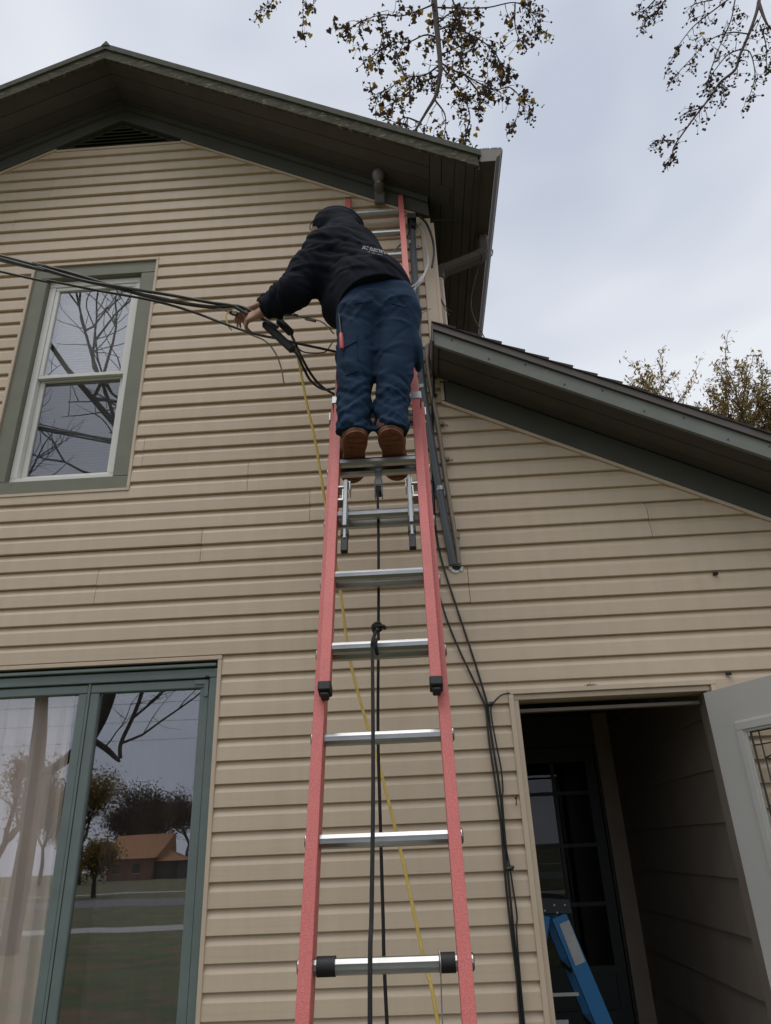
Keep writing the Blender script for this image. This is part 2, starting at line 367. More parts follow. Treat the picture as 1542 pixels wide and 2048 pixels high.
SEAM = {}                                     # butt joints seen on the wall: (photo u, v at the joint's top) for two courses each
for u, v in ((497, 927), (405, 1062), (196, 1152), (620, 985), (290, 882), (108, 362), (935, 1142), (822, 962), (30, 445), (1292, 1015)):
    p = P(u, v, -0.015); k = int(round((ZL - p.z) / EXP + 0.3))
    for j in (k, k + 1): SEAM.setdefault(j, []).append(p.x)
rs = random.Random(3)
for k in range(-20, 43):
    z0 = ZL - k * EXP; z1 = z0 + EXP
    if z0 > 6.238: continue
    ztop = min(z1, 6.24)
    zm = 0.5 * (z0 + ztop)
    xa0, xb0 = xleft(zm), xright(zm)
    if xb0 - xa0 < .02: continue
    cuts = {xa0, xb0}
    for o in OPEN:
        if o[2] < ztop and o[3] > z0:
            for x in o[:2]:
                if xa0 < x < xb0: cuts.add(x)
    sm = [x for x in SEAM.get(k, []) if xa0 + .1 < x < xb0 - .1]
    if k % 2 == 0 and not sm and z0 < 2.9: sm = []
    cuts |= set(sm); cuts = sorted(cuts)
    for a, b in zip(cuts, cuts[1:]):
        zlo, zhi = z0, ztop; skip = False
        for o in OPEN:
            if o[0] < b - 1e-6 and o[1] > a + 1e-6 and o[2] < zhi and o[3] > zlo:
                if o[2] <= zlo + 1e-6 and o[3] >= zhi - 1e-6: skip = True
                elif o[3] < zhi: zlo = o[3]
                else: zhi = o[2]
        if skip or zhi - zlo < .004: continue
        pr = clip_prof(zlo - z0, zhi - z0)
        prout = -0.0012 if a in sm else 0.0                    # the board that laps over at a joint
        dz = rs.uniform(-.001, .001); dz2 = rs.uniform(-.0016, .0016); dy2 = rs.uniform(-.0008, .0008)
        vs = []; n = len(pr)
        for (y, z) in pr:
            la = xleft(z0 + z) if a == xa0 else (a + .0013 if a in sm else a)
            vs.append((la, y + prout, z0 + z + dz))
        for (y, z) in pr:
            lb = xright(z0 + z) if b == xb0 else (b - .0013 if b in sm else b)
            vs.append((max(lb, vs[0][0] + .002), y + prout + dy2, z0 + z + dz + dz2))
        fs = [(i, i + 1, n + i + 1, n + i) for i in range(n - 1)]
        # end faces at joints
        MB().add(vs, fs + [tuple(range(n)), tuple(range(2 * n - 1, n - 1, -1))]).build('siding_board', M['siding'], wall if b < XC + .02 and z0 > 4.0 else house)

# vinyl channels round the openings, corner post, top strip
def frame(name, o, wd, y0, y1, mt, parent, bottom=True):
    a, b, c, d = o
    t = MB()
    t.hexa([(a, y0, d - wd), (b, y0, d - wd), (b, y1, d - wd), (a, y1, d - wd), (a, y0, d), (b, y0, d), (b, y1, d), (a, y1, d)]); t.build(name, mt, parent, bevel=.002)
    zb = c + wd if bottom else c
    for (p, q) in ((a, a + wd), (b - wd, b)): MB().box(p, q, y0 + .0005, y1, zb, d - wd - .0008).build(name, mt, parent, bevel=.002)
    if bottom: MB().box(a, b, y0, y1, c, c + wd).build(name, mt, parent, bevel=.002)
win1 = MB().box(UW[0] + .02, UW[1] - .02, .06, .10, UW[2] + .015, UW[2] + .06)     # sub-sill behind the casing carries the window's parts
win1 = win1.build('window', M['casing'], house); win1['label'] = 'upper window with olive casing and white sashes'
frame('channel_trim', UW, .018, -.024, .004, M['vinyl_trim'], win1)
def casing(o, wd, y0, y1, mt, parent):
    a, b, c, d = o
    for bx in ((a, b, d - wd, d), (a, b, c, c + wd * .9)): MB().box(bx[0], bx[1], y0, y1, bx[2], bx[3]).build('casing_board', mt, parent, bevel=.003)
    for (p, q) in ((a, a + wd), (b - wd, b)): MB().box(p, q, y0 + .001, y1, c + wd * .9 + .001, d - wd - .001).build('casing_board', mt, parent, bevel=.003)
casing((UW[0] + .019, UW[1] - .019, UW[2] + .019, UW[3] - .019), .094, -.010, .055, M['casing'], win1)
# white vinyl double-hung window set back in the casing
wa, wb, wc, wd_ = UW[0] + .114, UW[1] - .114, UW[2] + .105, UW[3] - .114
for bx in ((wa, wb, wd_ - .045, wd_), (wa, wb, wc, wc + .04)): MB().box(bx[0], bx[1], .028, .11, bx[2], bx[3]).build('window_frame', M['white_vinyl'], win1, bevel=.003)
for p, q in ((wa, wa + .042), (wb - .042, wb)): MB().box(p, q, .029, .11, wc + .041, wd_ - .046).build('window_frame', M['white_vinyl'], win1, bevel=.003)
zmid = P(175, 752, .05).z
def sash(a, b, c, d, y, st, parent, mt, gl, wtop=None, glname='pane', tilt=0.0):
    wt = wtop or st
    for bx in ((a, b, d - wt, d), (a, b, c, c + st)): MB().box(bx[0], bx[1], y, y + .026, bx[2], bx[3]).build('sash', mt, parent, bevel=.002)
    for p, q in ((a, a + st), (b - st, b)): MB().box(p, q, y + .001, y + .026, c + st + .0008, d - wt - .0008).build('sash', mt, parent, bevel=.002)
    g = .004
    zc, hh = (c + d) / 2, (d - c) / 2 - min(st, wt) + .004
    dy = math.tan(tilt) * hh; yy = y + .014
    a2, b2 = a + st - g, b - st + g
    return MB().hexa([(a2, yy - dy, zc - hh), (b2, yy - dy, zc - hh), (b2, yy - dy + .002, zc - hh), (a2, yy - dy + .002, zc - hh),
                      (a2, yy + dy, zc + hh), (b2, yy + dy, zc + hh), (b2, yy + dy + .002, zc + hh), (a2, yy + dy + .002, zc + hh)]).build(glname, gl, parent)
sash(wa + .043, wb - .043, zmid - .01, wd_ - .046, .036, .024, win1, M['white_vinyl'], M['glass_up'])
sash(wa + .043, wb - .043, wc + .041, zmid + .012, .066, .03, win1, M['white_vinyl'], M['glass_low'])
# venetian blind hanging in the upper window
bl = thing('venetian_blind', ((wa + wb) / 2, .14, wc), 'white slatted blind lowered inside the upper window', 'blind')
MB().box(wa + .05, wb - .05, .125, .155, wd_ - .08, wd_ - .05).build('head_rail', M['blind'], bl)
hx = (wb - wa) / 2 - .055; sm_ = None; zz = wc + .07
while zz < wd_ - .085:
    if sm_ is None:
        sm_ = MB().hexa([(-hx, -.0085, .004), (hx, -.0085, .004), (hx, .0085, -.006), (-hx, .0085, -.006), (-hx, -.0085, .0062), (hx, -.0085, .0062), (hx, .0085, -.0038), (-hx, .0085, -.0038)]).build('slat', M['blind'], bl)
        base = sm_
        so_ = sm_
    else:
        so_ = base.copy(); link(so_, bl); so_.matrix_parent_inverse = Matrix.Translation((-(wa + wb) / 2, -.14, -wc))
    so_.location = ((wa + wb) / 2, .122, zz); zz += .0205
for x in (wa + .14, wb - .14): MB().tube([(x, .14, wc + .06), (x, .14, wd_ - .06)], .0012, 5).build('ladder_cord', M['blind'], bl)

# lower window: two teal casements side by side
win2 = MB().box(LW[0] + .03, LW[1] - .03, .05, .115, LW[2] + .02, LW[2] + .07).build('casement_window', M['teal'], house)
win2['label'] = 'large lower window with teal casement frames'
frame('channel_trim', LW, .020, -.026, .004, M['vinyl_trim'], win2)
a, b, c, d = LW[0] + .022, LW[1] - .022, LW[2] + .021, LW[3] - .021
MB().box(a, b - .006, -.022, .03, d - .030, d - .014).build('head_drip', M['teal'], win2, bevel=.003)
for bx in ((a, b, d - .082, d - .036), (a, b, c, c + .05)): MB().box(bx[0], bx[1], -.004, .05, bx[2], bx[3]).build('frame_board', M['teal'], win2, bevel=.003)
for p, q in ((a, a + .04), (b - .04, b)): MB().box(p, q, -.003, .05, c + .051, d - .083).build('frame_board', M['teal'], win2, bevel=.003)
xm = -1.632
MB().box(xm - .006, xm + .006, .004, .05, c + .051, d - .083).build('mullion', M['teal'], win2)
for n, (p, q) in enumerate(((a + .041, xm - .0065), (xm + .0065, b - .041))):
    zc0, zc1 = c + .055, d - .088
    st = .046
    for bx in ((p, q, zc1 - .042, zc1), (p, q, zc0, zc0 + .06)): MB().box(bx[0], bx[1], .006, .04, bx[2], bx[3]).build('sash', M['teal'], win2, bevel=.004)
    for s0, s1 in ((p, p + st), (q - st, q)): MB().box(s0, s1, .007, .04, zc0 + .061, zc1 - .043).build('sash', M['teal'], win2, bevel=.004)
    tl = math.tan(R(0.35)) * (zc1 - zc0) / 2 * .96; zl, zh = zc0 + .055, zc1 - .038; x0, x1 = p + st - .004, q - st + .004
    MB().hexa([(x0, .024 - tl, zl), (x1, .024 - tl, zl), (x1, .026 - tl, zl), (x0, .026 - tl, zl), (x0, .024 + tl, zh), (x1, .024 + tl, zh), (x1, .026 + tl, zh), (x0, .026 + tl, zh)]).build('pane', M['glass'], win2)
    if n == 1:   # corner bracket on the right sash
        br = MB().box(q - .075, q - .004, -.001, .0055, zc1 - .024, zc1 - .004).box(q - .024, q - .004, -.0012, .0056, zc1 - .085, zc1 - .0245)
        br = br.build('corner_bracket', M['teal'], win2)
        hg = MB().tube([(q - .012, -.004, zc1 + .002), (q - .012, .0, zc1 + .010)], .012, 8).build('hinge_knuckle', M['cable'], win2)
# sheer curtains behind the lower window
def curtain(x0, x1, z0, z1, y, amp, wl, seed, label, lean=0.0):
    rc = random.Random(seed); n = int((x1 - x0) / .012); vs = []; fs = []
    for j in range(7):
        t = j / 6
        for i in range(n + 1):
            x = x0 + (x1 - x0) * i / n
            s_ = math.sin(x / wl * 6.28 + math.sin(x * 7 + seed) * 1.7 + t * .5) * (.5 + .5 * (1 - t)) + .4 * math.sin(x / wl * 15.1 + seed)
            vs.append((x + lean * t, y + amp * s_, z0 + (z1 - z0) * t))
    for j in range(6):
        for i in range(n):
            q = j * (n + 1) + i; fs.append((q, q + 1, q + n + 2, q + n + 1))
    o = MB().add(vs, fs).build('curtain', M['curtain'], smooth=True); tag(o, label, 'curtain'); return o
curtain(-2.27, -1.70, .35, 2.35, .12, .022, .13, 2, 'pale sheer curtain gathered in folds behind the left casement', -.06)
curtain(-1.60, -1.02, .35, 2.35, .30, .02, .25, 5, 'plain dark curtain hanging straight behind the right casement')
o = bpy.data.objects['curtain.001']; o.data.materials[0] = mat('brown_curtain', (0.05, 0.042, 0.038), 0.9, var=.2)
rod = MB().tube([(-2.3, .27, 2.36), (-.98, .27, 2.36)], .012, 8).build('curtain_rod', M['cast'])
tag(rod, 'thin metal rod carrying the curtains behind the casement window', 'rod')

# corner post, gable strips, frieze boards, vent
MB().box(.1965, XC, -.026, .0, 3.98, zj(.23) - .005).build('corner_post', M['vinyl_trim'], house, bevel=.003)
MB().box(XC - .001, XC + .022, -.0255, .07, 3.98, zj(XC) - .03).build('corner_post', M['vinyl_trim'], house, bevel=.003)
def rake_strip(name, x0, x1, f0, f1, y0, y1, mt, parent=house, bevel=0.0):
    return MB().hexa([(x0, y0, f0(x0)), (x1, y0, f0(x1)), (x1, y1, f0(x1)), (x0, y1, f0(x0)), (x0, y0, f1(x0)), (x1, y0, f1(x1)), (x1, y1, f1(x1)), (x0, y1, f1(x0))]).build(name, mt, parent, bevel=bevel)
rake_strip('channel_trim', -1.50, .17, lambda x: zj(x) - .004, lambda x: zj(x) + .017, -.030, 0, M['vinyl_trim'])
rake_strip('channel_trim', XLEFT, -2.43, lambda x: zj(x) - .004, lambda x: zj(x) + .017, -.030, 0, M['vinyl_trim'])
MB().box(-2.43, -1.50, -.026, .0, 6.226, 6.247).build('channel_trim', M['vinyl_trim'], house, bevel=.002)
for x0, x1 in ((XR + .0005, .258), (XLEFT, XR - .0005)):
    lo = (lambda x: zj(x) + .018)
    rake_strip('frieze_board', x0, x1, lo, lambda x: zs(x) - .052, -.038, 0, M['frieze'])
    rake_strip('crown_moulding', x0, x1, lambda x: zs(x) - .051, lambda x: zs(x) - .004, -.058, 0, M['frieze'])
vent = MB().prism([(-2.42, 6.248), (-1.51, 6.248), (XR, 6.492)], 'y', -.004, -.001).build('gable_vent', M['rubber'], house)
for i in range(6):
    z = 6.262 + i * .036; hw = (6.492 - z) / SL - .02
    if hw > .03: MB().hexa([(XR - hw, -.030, z - .012), (XR + hw, -.030, z - .012), (XR + hw, -.026, z - .014), (XR - hw, -.026, z - .014), (XR - hw, -.010, z + .012), (XR + hw, -.010, z + .012), (XR + hw, -.006, z + .01), (XR - hw, -.006, z + .01)]).build('louvre_slat', M['frieze'], vent)

# roof: soffit boards, rake boards, edge, deck
YF = -.41; XE = 0.565; XEL = 2 * XR - XE
def slope_quad(m, x0, x1, y0, y1, off, th):
    f = lambda x: zs(x) + off
    m.hexa([(x0, y0, f(x0)), (x1, y0, f(x1)), (x1, y1, f(x1)), (x0, y1, f(x0)), (x0, y0, f(x0) + th), (x1, y0, f(x1) + th), (x1, y1, f(x1) + th), (x0, y1, f(x0) + th)])
roof = MB(); slope_quad(roof, XR, XE, YF, YB + .3, .022, .10); slope_quad(roof, XEL, XR - .0005, YF, YB + .3, .022, .10)
roof = roof.build('roof', M['shingle'], house)
ys = [-.388, -.288, -.19, -.092, -.039]
for i in range(4):
    for x0, x1 in ((XR + .0005, .268), (XEL + .3, XR - .0005)):
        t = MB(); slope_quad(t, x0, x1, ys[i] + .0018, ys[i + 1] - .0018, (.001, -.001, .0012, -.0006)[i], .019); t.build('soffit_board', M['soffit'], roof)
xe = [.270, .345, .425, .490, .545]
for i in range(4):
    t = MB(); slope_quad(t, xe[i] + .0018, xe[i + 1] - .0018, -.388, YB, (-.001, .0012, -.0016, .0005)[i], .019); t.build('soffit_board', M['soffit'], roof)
t = MB(); slope_quad(t, .33, .40, -.18, -.03, -.006, .005); t.build('soffit_patch', M['soffit'], roof)
for x0, x1 in ((XR + .0004, XE), (XEL, XR - .0004)):
    rake_strip('rake_board', x0, x1, lambda x: zs(x) - .012, lambda x: zs(x) + .075, YF - .001, -.389, M['rake'], roof)
    rake_strip('rake_edge', x0, x1 + .02 if x1 > 0 else x1, lambda x: zs(x) + .0765, lambda x: zs(x) + .128, YF - .014, -.388, M['rake_top'], roof)
MB().hexa([(XR - .03, YF - .02, zs(XR) + .105), (XR + .03, YF - .02, zs(XR) + .105), (XR + .03, YB, zs(XR) + .105), (XR - .03, YB, zs(XR) + .105),
           (XR - .004, YF - .02, zs(XR) + .15), (XR + .004, YF - .02, zs(XR) + .15), (XR + .004, YB, zs(XR) + .15), (XR - .004, YB, zs(XR) + .15)]).build('ridge_cap', M['rake_top'], roof)
MB().box(.547, XE + .008, YF + .024, YB, zs(XE) - .015, zs(XE) + .1).build('eave_fascia', M['soffit'], roof)
# gutter along the right eave
gz = 5.325
gp = [(.578, gz + .105), (.578, gz), (.672, gz), (.682, gz + .03), (.705, gz + .05), (.722, gz + .085), (.722, gz + .10), (.714, gz + .10), (.714, gz + .088), (.700, gz + .055), (.676, gz + .034), (.668, gz + .004), (.582, gz + .004), (.582, gz + .105)]
gut = MB().prism(gp, 'y', YF + .002, YB).build('gutter', M['gutter'], house)
MB().prism(gp[:7] + [(.582, gz + .108)], 'y', YF - .001, YF + .0015).build('end_cap', M['gutter_lip'], gut)
MB().prism([(.7225, gz + .084), (.7245, gz + .084), (.7245, gz + .104), (.7225, gz + .104)], 'y', YF, YB).build('lip', M['gutter_lip'], gut)
gg = MB(); rg = random.Random(5)
for i in range(14):
    x = .585 + i * .0098; gg.box(x, x + .007, YF - .002, YF + .06, gz + .1065, gz + .112 + rg.uniform(0, .007))
gg.build('gutter_guard', M['rubber'], gut)
gg = MB().box(.584, .72, YF + .0605, YB, gz + .107, gz + .111); gg.build('guard_screen', M['rubber'], gut)
# downspout: outlet, ribbed elbow, slanted run, second elbow, run down the side wall
def rect_tube(m, pts, w0, h0, ribs=0, side=Vector((0, 1, 0))):
    pts = [Vector(p) for p in pts]; vs = []; n = len(pts)
    for i, p in enumerate(pts):
        t = (pts[min(i + 1, n - 1)] - pts[max(i - 1, 0)]).normalized()
        s_ = (side - t * side.dot(t)).normalized(); u_ = t.cross(s_)
        g = 1 + (.05 if ribs and i % 2 else 0)
        for a_, b_ in ((-1, -.6), (-.6, -1), (.6, -1), (1, -.6), (1, .6), (.6, 1), (-.6, 1), (-1, .6)): vs.append(p + s_ * (w0 / 2 * a_ * g) + u_ * (h0 / 2 * b_ * g))
    fs = [(i * 8 + k, i * 8 + (k + 1) % 8, (i + 1) * 8 + (k + 1) % 8, (i + 1) * 8 + k) for i in range(n - 1) for k in range(8)]
    fs += [tuple(range(7, -1, -1)), tuple((n - 1) * 8 + k for k in range(8))]
    return m.add(vs, fs)
oy = .21
ds = rect_tube(MB(), [(.592, oy, gz - .168), (.350, oy, gz - .268)], .088, .070).build('downspout', M['downspout'], house)
e1 = [Vector((.628, oy, gz + .002)), Vector((.630, oy, gz - .06)), Vector((.630, oy, gz - .11)), Vector((.620, oy, gz - .145)), Vector((.588, oy, gz - .169))]
rect_tube(MB(), spline(e1, 4), .092, .074, 1).build('elbow', M['downspout'], ds)
e2 = [Vector((.350, oy, gz - .265)), Vector((.325, oy, gz - .283)), Vector((.309, oy, gz - .315)), Vector((.305, oy, gz - .36))]
rect_tube(MB(), spline(e2, 4), .092, .074, 1).build('elbow', M['downspout'], ds)
rect_tube(MB(), [(.305, oy, gz - .358), (.305, oy, 4.0)], .078, .058).build('drop_pipe', M['vinyl_trim'], ds)

# wing roof: soffit boards, rake board, shingle courses
YW = -.337; XWL = .203
def wq(m, x0, x1, y0, y1, off, th):
    f = lambda x: zws(x) + off
    m.hexa([(x0, y0, f(x0)), (x1, y0, f(x1)), (x1, y1, f(x1)), (x0, y1, f(x0)), (x0, y0, f(x0) + th), (x1, y0, f(x1) + th), (x1, y1, f(x1) + th), (x0, y1, f(x0) + th)])
wroof = MB(); wq(wroof, XC + .025, XW + .35, 0.0, YB + .2, .022, .09); wq(wroof, XWL + .004, XW + .35, YW + .002, -.0005, .022, .09); wroof = wroof.build('wing_roof', M['shingle'], house)
ys = [-.316, -.215, -.115, -.04]
for i in range(3):
    t = MB(); wq(t, XWL + .022, XW + .3, ys[i] + .002, ys[i + 1] - .002, (.001, -.0015, .0005)[i], .018); t.build('soffit_board', M['soffit'], wroof)
fr = rake_strip('rake_board', XWL, XW + .33, lambda x: zws(x) - .008, lambda x: zws(x) + .085, YW - .001, -.317, M['wing_green'], wroof)
rake_strip('rake_edge', XWL - .004, XW + .34, lambda x: zws(x) + .0865, lambda x: zws(x) + .128, YW - .016, -.317, M['gutter'], wroof)
MB().hexa([(XWL, -.3165, zws(XWL) - .012), (XWL + .02, -.3165, zws(XWL) - .02), (XWL + .02, -.001, zws(XWL) - .02), (XWL, -.001, zws(XWL) - .012),
           (XWL, -.3165, zws(XWL) + .12), (XWL + .02, -.3165, zws(XWL) + .115), (XWL + .02, -.001, zws(XWL) + .115), (XWL, -.001, zws(XWL) + .12)]).build('end_board', M['soffit'], wroof)
MB().hexa([(XWL - .012, YW - .02, zws(XWL) + .0), (XWL - .003, YW - .02, zws(XWL) + .0), (XWL - .003, -.03, zws(XWL) + .0), (XWL - .012, -.03, zws(XWL) + .0),
           (XWL - .010, YW - .02, zws(XWL) + .14), (XWL - .003, YW - .02, zws(XWL) + .14), (XWL - .003, -.03, zws(XWL) + .15), (XWL - .010, -.03, zws(XWL) + .15)]).build('edge_flashing', M['gutter'], wroof)
rake_strip('frieze_board', .262, XW, lambda x: zw(x) + .017, lambda x: zws(x) - .003, -.036, 0, M['frieze'], house)
rake_strip('channel_trim', .236, XW, lambda x: zw(x) - .005, lambda x: zw(x) + .016, -.032, 0, M['vinyl_trim'], house)
MB().box(.236, .255, -.031, 0, 3.838, 3.96).build('channel_trim', M['vinyl_trim'], house)
for i in range(9):
    nx = .30 + i * .19; MB().tube([(nx, YW - .0045, zws(nx) + (.018 if i % 2 else .062)), (nx, YW - .0008, zws(nx) + (.018 if i % 2 else .062))], .0042, 8).build('nail_head', M['nest'], fr)
x = XWL - .006; i = 0; rw = random.Random(11); cs = 1 / math.sqrt(1 + SW * SW)
while x < XW + .36:
    x1 = min(x + .135 * cs, XW + .37)
    for (y0, y1, xm_) in (((YW - .022 - rw.uniform(0, .006)), -.001, x), (0.0, YB + .2, max(x, XC + .024))):
        if x1 - xm_ < .02: continue
        t = MB(); f = lambda q: zws(q) + .129
        t.hexa([(xm_, y0, f(xm_)), (x1, y0, f(x1)), (x1, y1, f(x1)), (xm_, y1, f(xm_)), (xm_, y0, f(xm_) + .003), (x1 + .012, y0, f(x1) + .014), (x1 + .012, y1, f(x1) + .014), (xm_, y1, f(xm_) + .003)])
        t.build('shingle_course', M['shingle'], wroof)
    x = x1; i += 1

# doorway: vinyl trim, jambs, porch room behind
dt = MB().box(DR[0] + .004, DR[1] - .004, -.01, .12, DR[2] - .02, DR[2] + .004).build('door_frame', M['porch_trim'], house)
frame('channel_trim', (DR[0], DR[1], DR[2] + .005, DR[3]), .024, -.030, .004, M['vinyl_trim'], dt, bottom=False)
JA, JB, JT = DR[0] + .047, DR[1] - .043, DR[3] - .05
MB().box(DR[0] + .0245, JA, -.012, .12, DR[2] + .005, JT).build('jamb', M['vinyl_trim'], dt, bevel=.002)
MB().box(JB, DR[1] - .0245, -.012, .12, DR[2] + .005, JT).build('jamb', M['porch_lap'], dt, bevel=.002)
MB().box(DR[0] + .0245, DR[1] - .0245, -.012, .12, JT + .0005, DR[3] - .0245).build('head_jamb', M['vinyl_trim'], dt, bevel=.002)
MB().box(JA + .012, JB - .012, .07, .11, JT - .045, JT - .03).build('door_stop', M['porch_lap'], dt)
PXR, PYB, PF = 1.42, 2.12, .14
MB().box(XC + .002, PXR + .1, .121, PYB + .1, .02, PF).build('porch_floor', M['floor'], house)
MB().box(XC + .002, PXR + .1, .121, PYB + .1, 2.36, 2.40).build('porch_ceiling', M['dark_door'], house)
pw = MB().box(PXR + .012, PXR + .1, .121, PYB + .02, PF, 2.36).build('porch_side_wall', M['porch_lap'], house)
z = PF; lap = .235; k = 0
while z < 2.36:
    z1 = min(z + lap, 2.36)
    MB().hexa([(PXR - .014, .13, z), (PXR + .011, .13, z), (PXR + .011, PYB - .005, z), (PXR - .014, PYB - .005, z), (PXR - .002, .13, z1), (PXR + .011, .13, z1), (PXR + .011, PYB - .005, z1), (PXR - .002, PYB - .005, z1)]).build('lap_board', M['porch_lap'], pw)
    z = z1
MB().box(PXR - .125, PXR - .012, PYB - .045, PYB - .012, PF, 2.36).build('corner_board', M['porch_trim'], pw)
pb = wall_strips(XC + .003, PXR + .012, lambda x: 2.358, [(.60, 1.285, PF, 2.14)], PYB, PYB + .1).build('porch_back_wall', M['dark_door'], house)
dk = MB()
DX0, DX1 = .605, 1.28
for bx in ((DX0, DX1, 2.03, 2.135), (DX0, DX1, PF + .01, PF + .35), (DX0 + .07, DX1 - .07, .70, .74)): dk.box(bx[0], bx[1], PYB + .02, PYB + .06, bx[2], bx[3])
for p, q in ((DX0, DX0 + .07), (DX1 - .07, DX1)): dk.box(p, q, PYB + .0205, PYB + .0595, PF + .351, 2.029)
inn = dk.build('inner_door', M['dark_door'], house)
MB().box(DX0 + .07, DX1 - .07, PYB + .036, PYB + .05, PF + .351, .699).build('door_panel', M['dark_door'], inn)
zr = [.74, 1.10, 1.468, 1.815, 2.03]; xr_ = [DX0 + .07, .965, DX1 - .07]
for i in range(1, 4): MB().box(DX0 + .0705, DX1 - .0705, PYB + .024, PYB + .056, zr[i] - .012, zr[i] + .012).build('glazing_bar', M['dark_door'], inn)
for i in range(4):
    MB().box(xr_[1] - .012, xr_[1] + .012, PYB + .0245, PYB + .0555, zr[i] + .0125, zr[i + 1] - .0125).build('glazing_bar', M['dark_door'], inn)
    for j in range(2): MB().box(xr_[j] + .0005, xr_[j + 1] - .0005, PYB + .039, PYB + .042, zr[i] + .001, zr[i + 1] - .001).build('pane', M['glass_old'], inn)
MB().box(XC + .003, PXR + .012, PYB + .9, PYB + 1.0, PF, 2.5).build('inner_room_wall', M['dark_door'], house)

# the open door, hinged on the right jamb and swung out
H = Vector((1.336, -.055, 0)); dd = Vector((.161, -.356, 0)).normalized(); dn = Vector((dd.y, -dd.x, 0))  # dn faces the camera side
if dn.x > 0: dn = -dn
ZT, ZBt, DWD, TH = 2.100, .155, .86, .044
zax = Vector((0, 0, 1))
def dbox(m, s0, s1, n0, n1, z0, z1):
    c = H + dd * ((s0 + s1) / 2) + dn * ((n0 + n1) / 2) + zax * ((z0 + z1) / 2)
    return m.obox(c, dd, dn, zax, abs(s1 - s0) / 2, abs(n1 - n0) / 2, abs(z1 - z0) / 2)
GS0, GS1, GZ0, GZ1 = .155, DWD - .155, .55, 1.935
m = MB()
dbox(m, 0, DWD, -TH, 0, GZ1, ZT); dbox(m, 0, DWD, -TH, 0, ZBt, GZ0)
dbox(m, 0, GS0, -TH, 0, GZ0 + .0002, GZ1 - .0002); dbox(m, GS1, DWD, -TH, 0, GZ0 + .0002, GZ1 - .0002)
door = m.build('front_door', M['white_paint'], house); door['label'] = 'white front door standing open, with leaded glass'
for (wd2, pr_, inn_) in ((.048, .007, 0), (.034, .016, .007), (.018, .010, .034)):
    m = MB(); s0, s1, z0, z1 = GS0 - .012 + inn_, GS1 + .012 - inn_, GZ0 - .012 + inn_, GZ1 + .012 - inn_
    for q in ((s0, s1, z1 - wd2, z1), (s0, s1, z0, z0 + wd2)): dbox(m, q[0], q[1], .0, pr_, q[2], q[3])
    for q in ((s0, s0 + wd2), (s1 - wd2, s1)): dbox(m, q[0], q[1], .0001, pr_ - .0003, z0 + wd2, z1 - wd2)
    m.build('glass_moulding', M['white_paint'], door, bevel=.002)
g0, g1, h0, h1 = GS0 + .036, GS1 - .036, GZ0 + .036, GZ1 - .036
m = MB(); dbox(m, GS0, GS1, -.024, -.020, GZ0, GZ1); m.build('pane', M['glass_lead'], door)
def came(pts, r=.0035):
    return MB().tube([H + dd * s_ + dn * (-.0195) + zax * z_ for s_, z_ in pts], r, 6).build('lead_came', M['lead'], door)
gi = .045
for s_ in (g0 + .003, g0 + gi, g1 - gi, g1 - .003): came([(s_, h0), (s_, h1)], .0045 if s_ in (g0 + .003, g1 - .003) else .0032)
for z_ in (h1 - .004, h1 - gi * 1.3, h0 + gi, h0 + .004, h1 - .30, (h0 + h1) / 2): came([(g0, z_), (g1, z_)], .0032)
gc = (g0 + g1) / 2
for sg in (-1, 1):
    for zc_, hz in ((h1 - .115, .05), (h1 - .115, -.05), (h1 - .45, .12), (h1 - .45, -.12)):
        came([(gc + sg * (g1 - g0 - 2 * gi) / 2, zc_), (gc + sg * .06 * 1.9, zc_ + hz * .35), (gc + sg * .05, zc_ + hz)])
m = MB(); kp = H + dd * (DWD - .07) + dn * .05 + zax * 1.05
m.tube([kp - dn * .05, kp - dn * .02, kp - dn * .015, kp, kp + dn * .012], [.012, .012, .026, .03, .012], 12); m.build('door_knob', M['steel'], door)
for z_ in (.35, 1.12, 1.92):
    m = MB(); m.tube([H + dd * -.004 + dn * -.05 + zax * (z_ - .045), H + dd * -.004 + dn * -.05 + zax * (z_ + .045)], .007, 8); m.build('hinge', M['steel'], door)
# ------------------------------------------------------------------ extension ladder
LO = Vector((-.116, -1.223, 2.029)); LD = Vector((.004, .319, .948)).normalized()
LR = (Vector((1, 0, 0)) - LD * LD.x).normalized(); LN = LR.cross(LD)
def L(s, t, q=0.0): return LO + LR * s + LD * t + LN * q
lad = thing('extension_ladder', L(0, -2.14, -.05) * 1.0, 'red fiberglass extension ladder with aluminium rungs leaning on the beige wall', 'ladder')
def lbox(m, s0, s1, t0, t1, q0, q1): return m.obox(L((s0 + s1) / 2, (t0 + t1) / 2, (q0 + q1) / 2), LR, LD, LN, abs(s1 - s0) / 2, abs(t1 - t0) / 2, abs(q1 - q0) / 2)
def channel(sg, web, outer, t0, t1, q0, dep):
    """C-shaped rail: web towards the rungs, flanges outwards"""
    m = MB(); th = .0045; w0 = sg * web; w1 = sg * outer
    prof = [(w0, q0), (w1, q0), (w1, q0 - th), (w0 + sg * th, q0 - th), (w0 + sg * th, q0 - dep + th), (w1, q0 - dep + th), (w1, q0 - dep), (w0, q0 - dep)]
    n = 8; vs = [L(a, t0, b) for a, b in prof] + [L(a, t1, b) for a, b in prof]
    m.add(vs, [tuple(range(n)), tuple(range(2 * n - 1, n - 1, -1))] + [(i, (i + 1) % n, (i + 1) % n + n, i + n) for i in range(n)])
    return m
FT0, FT1, BT0, BT1 = -.045, 3.665, -2.10, 1.44
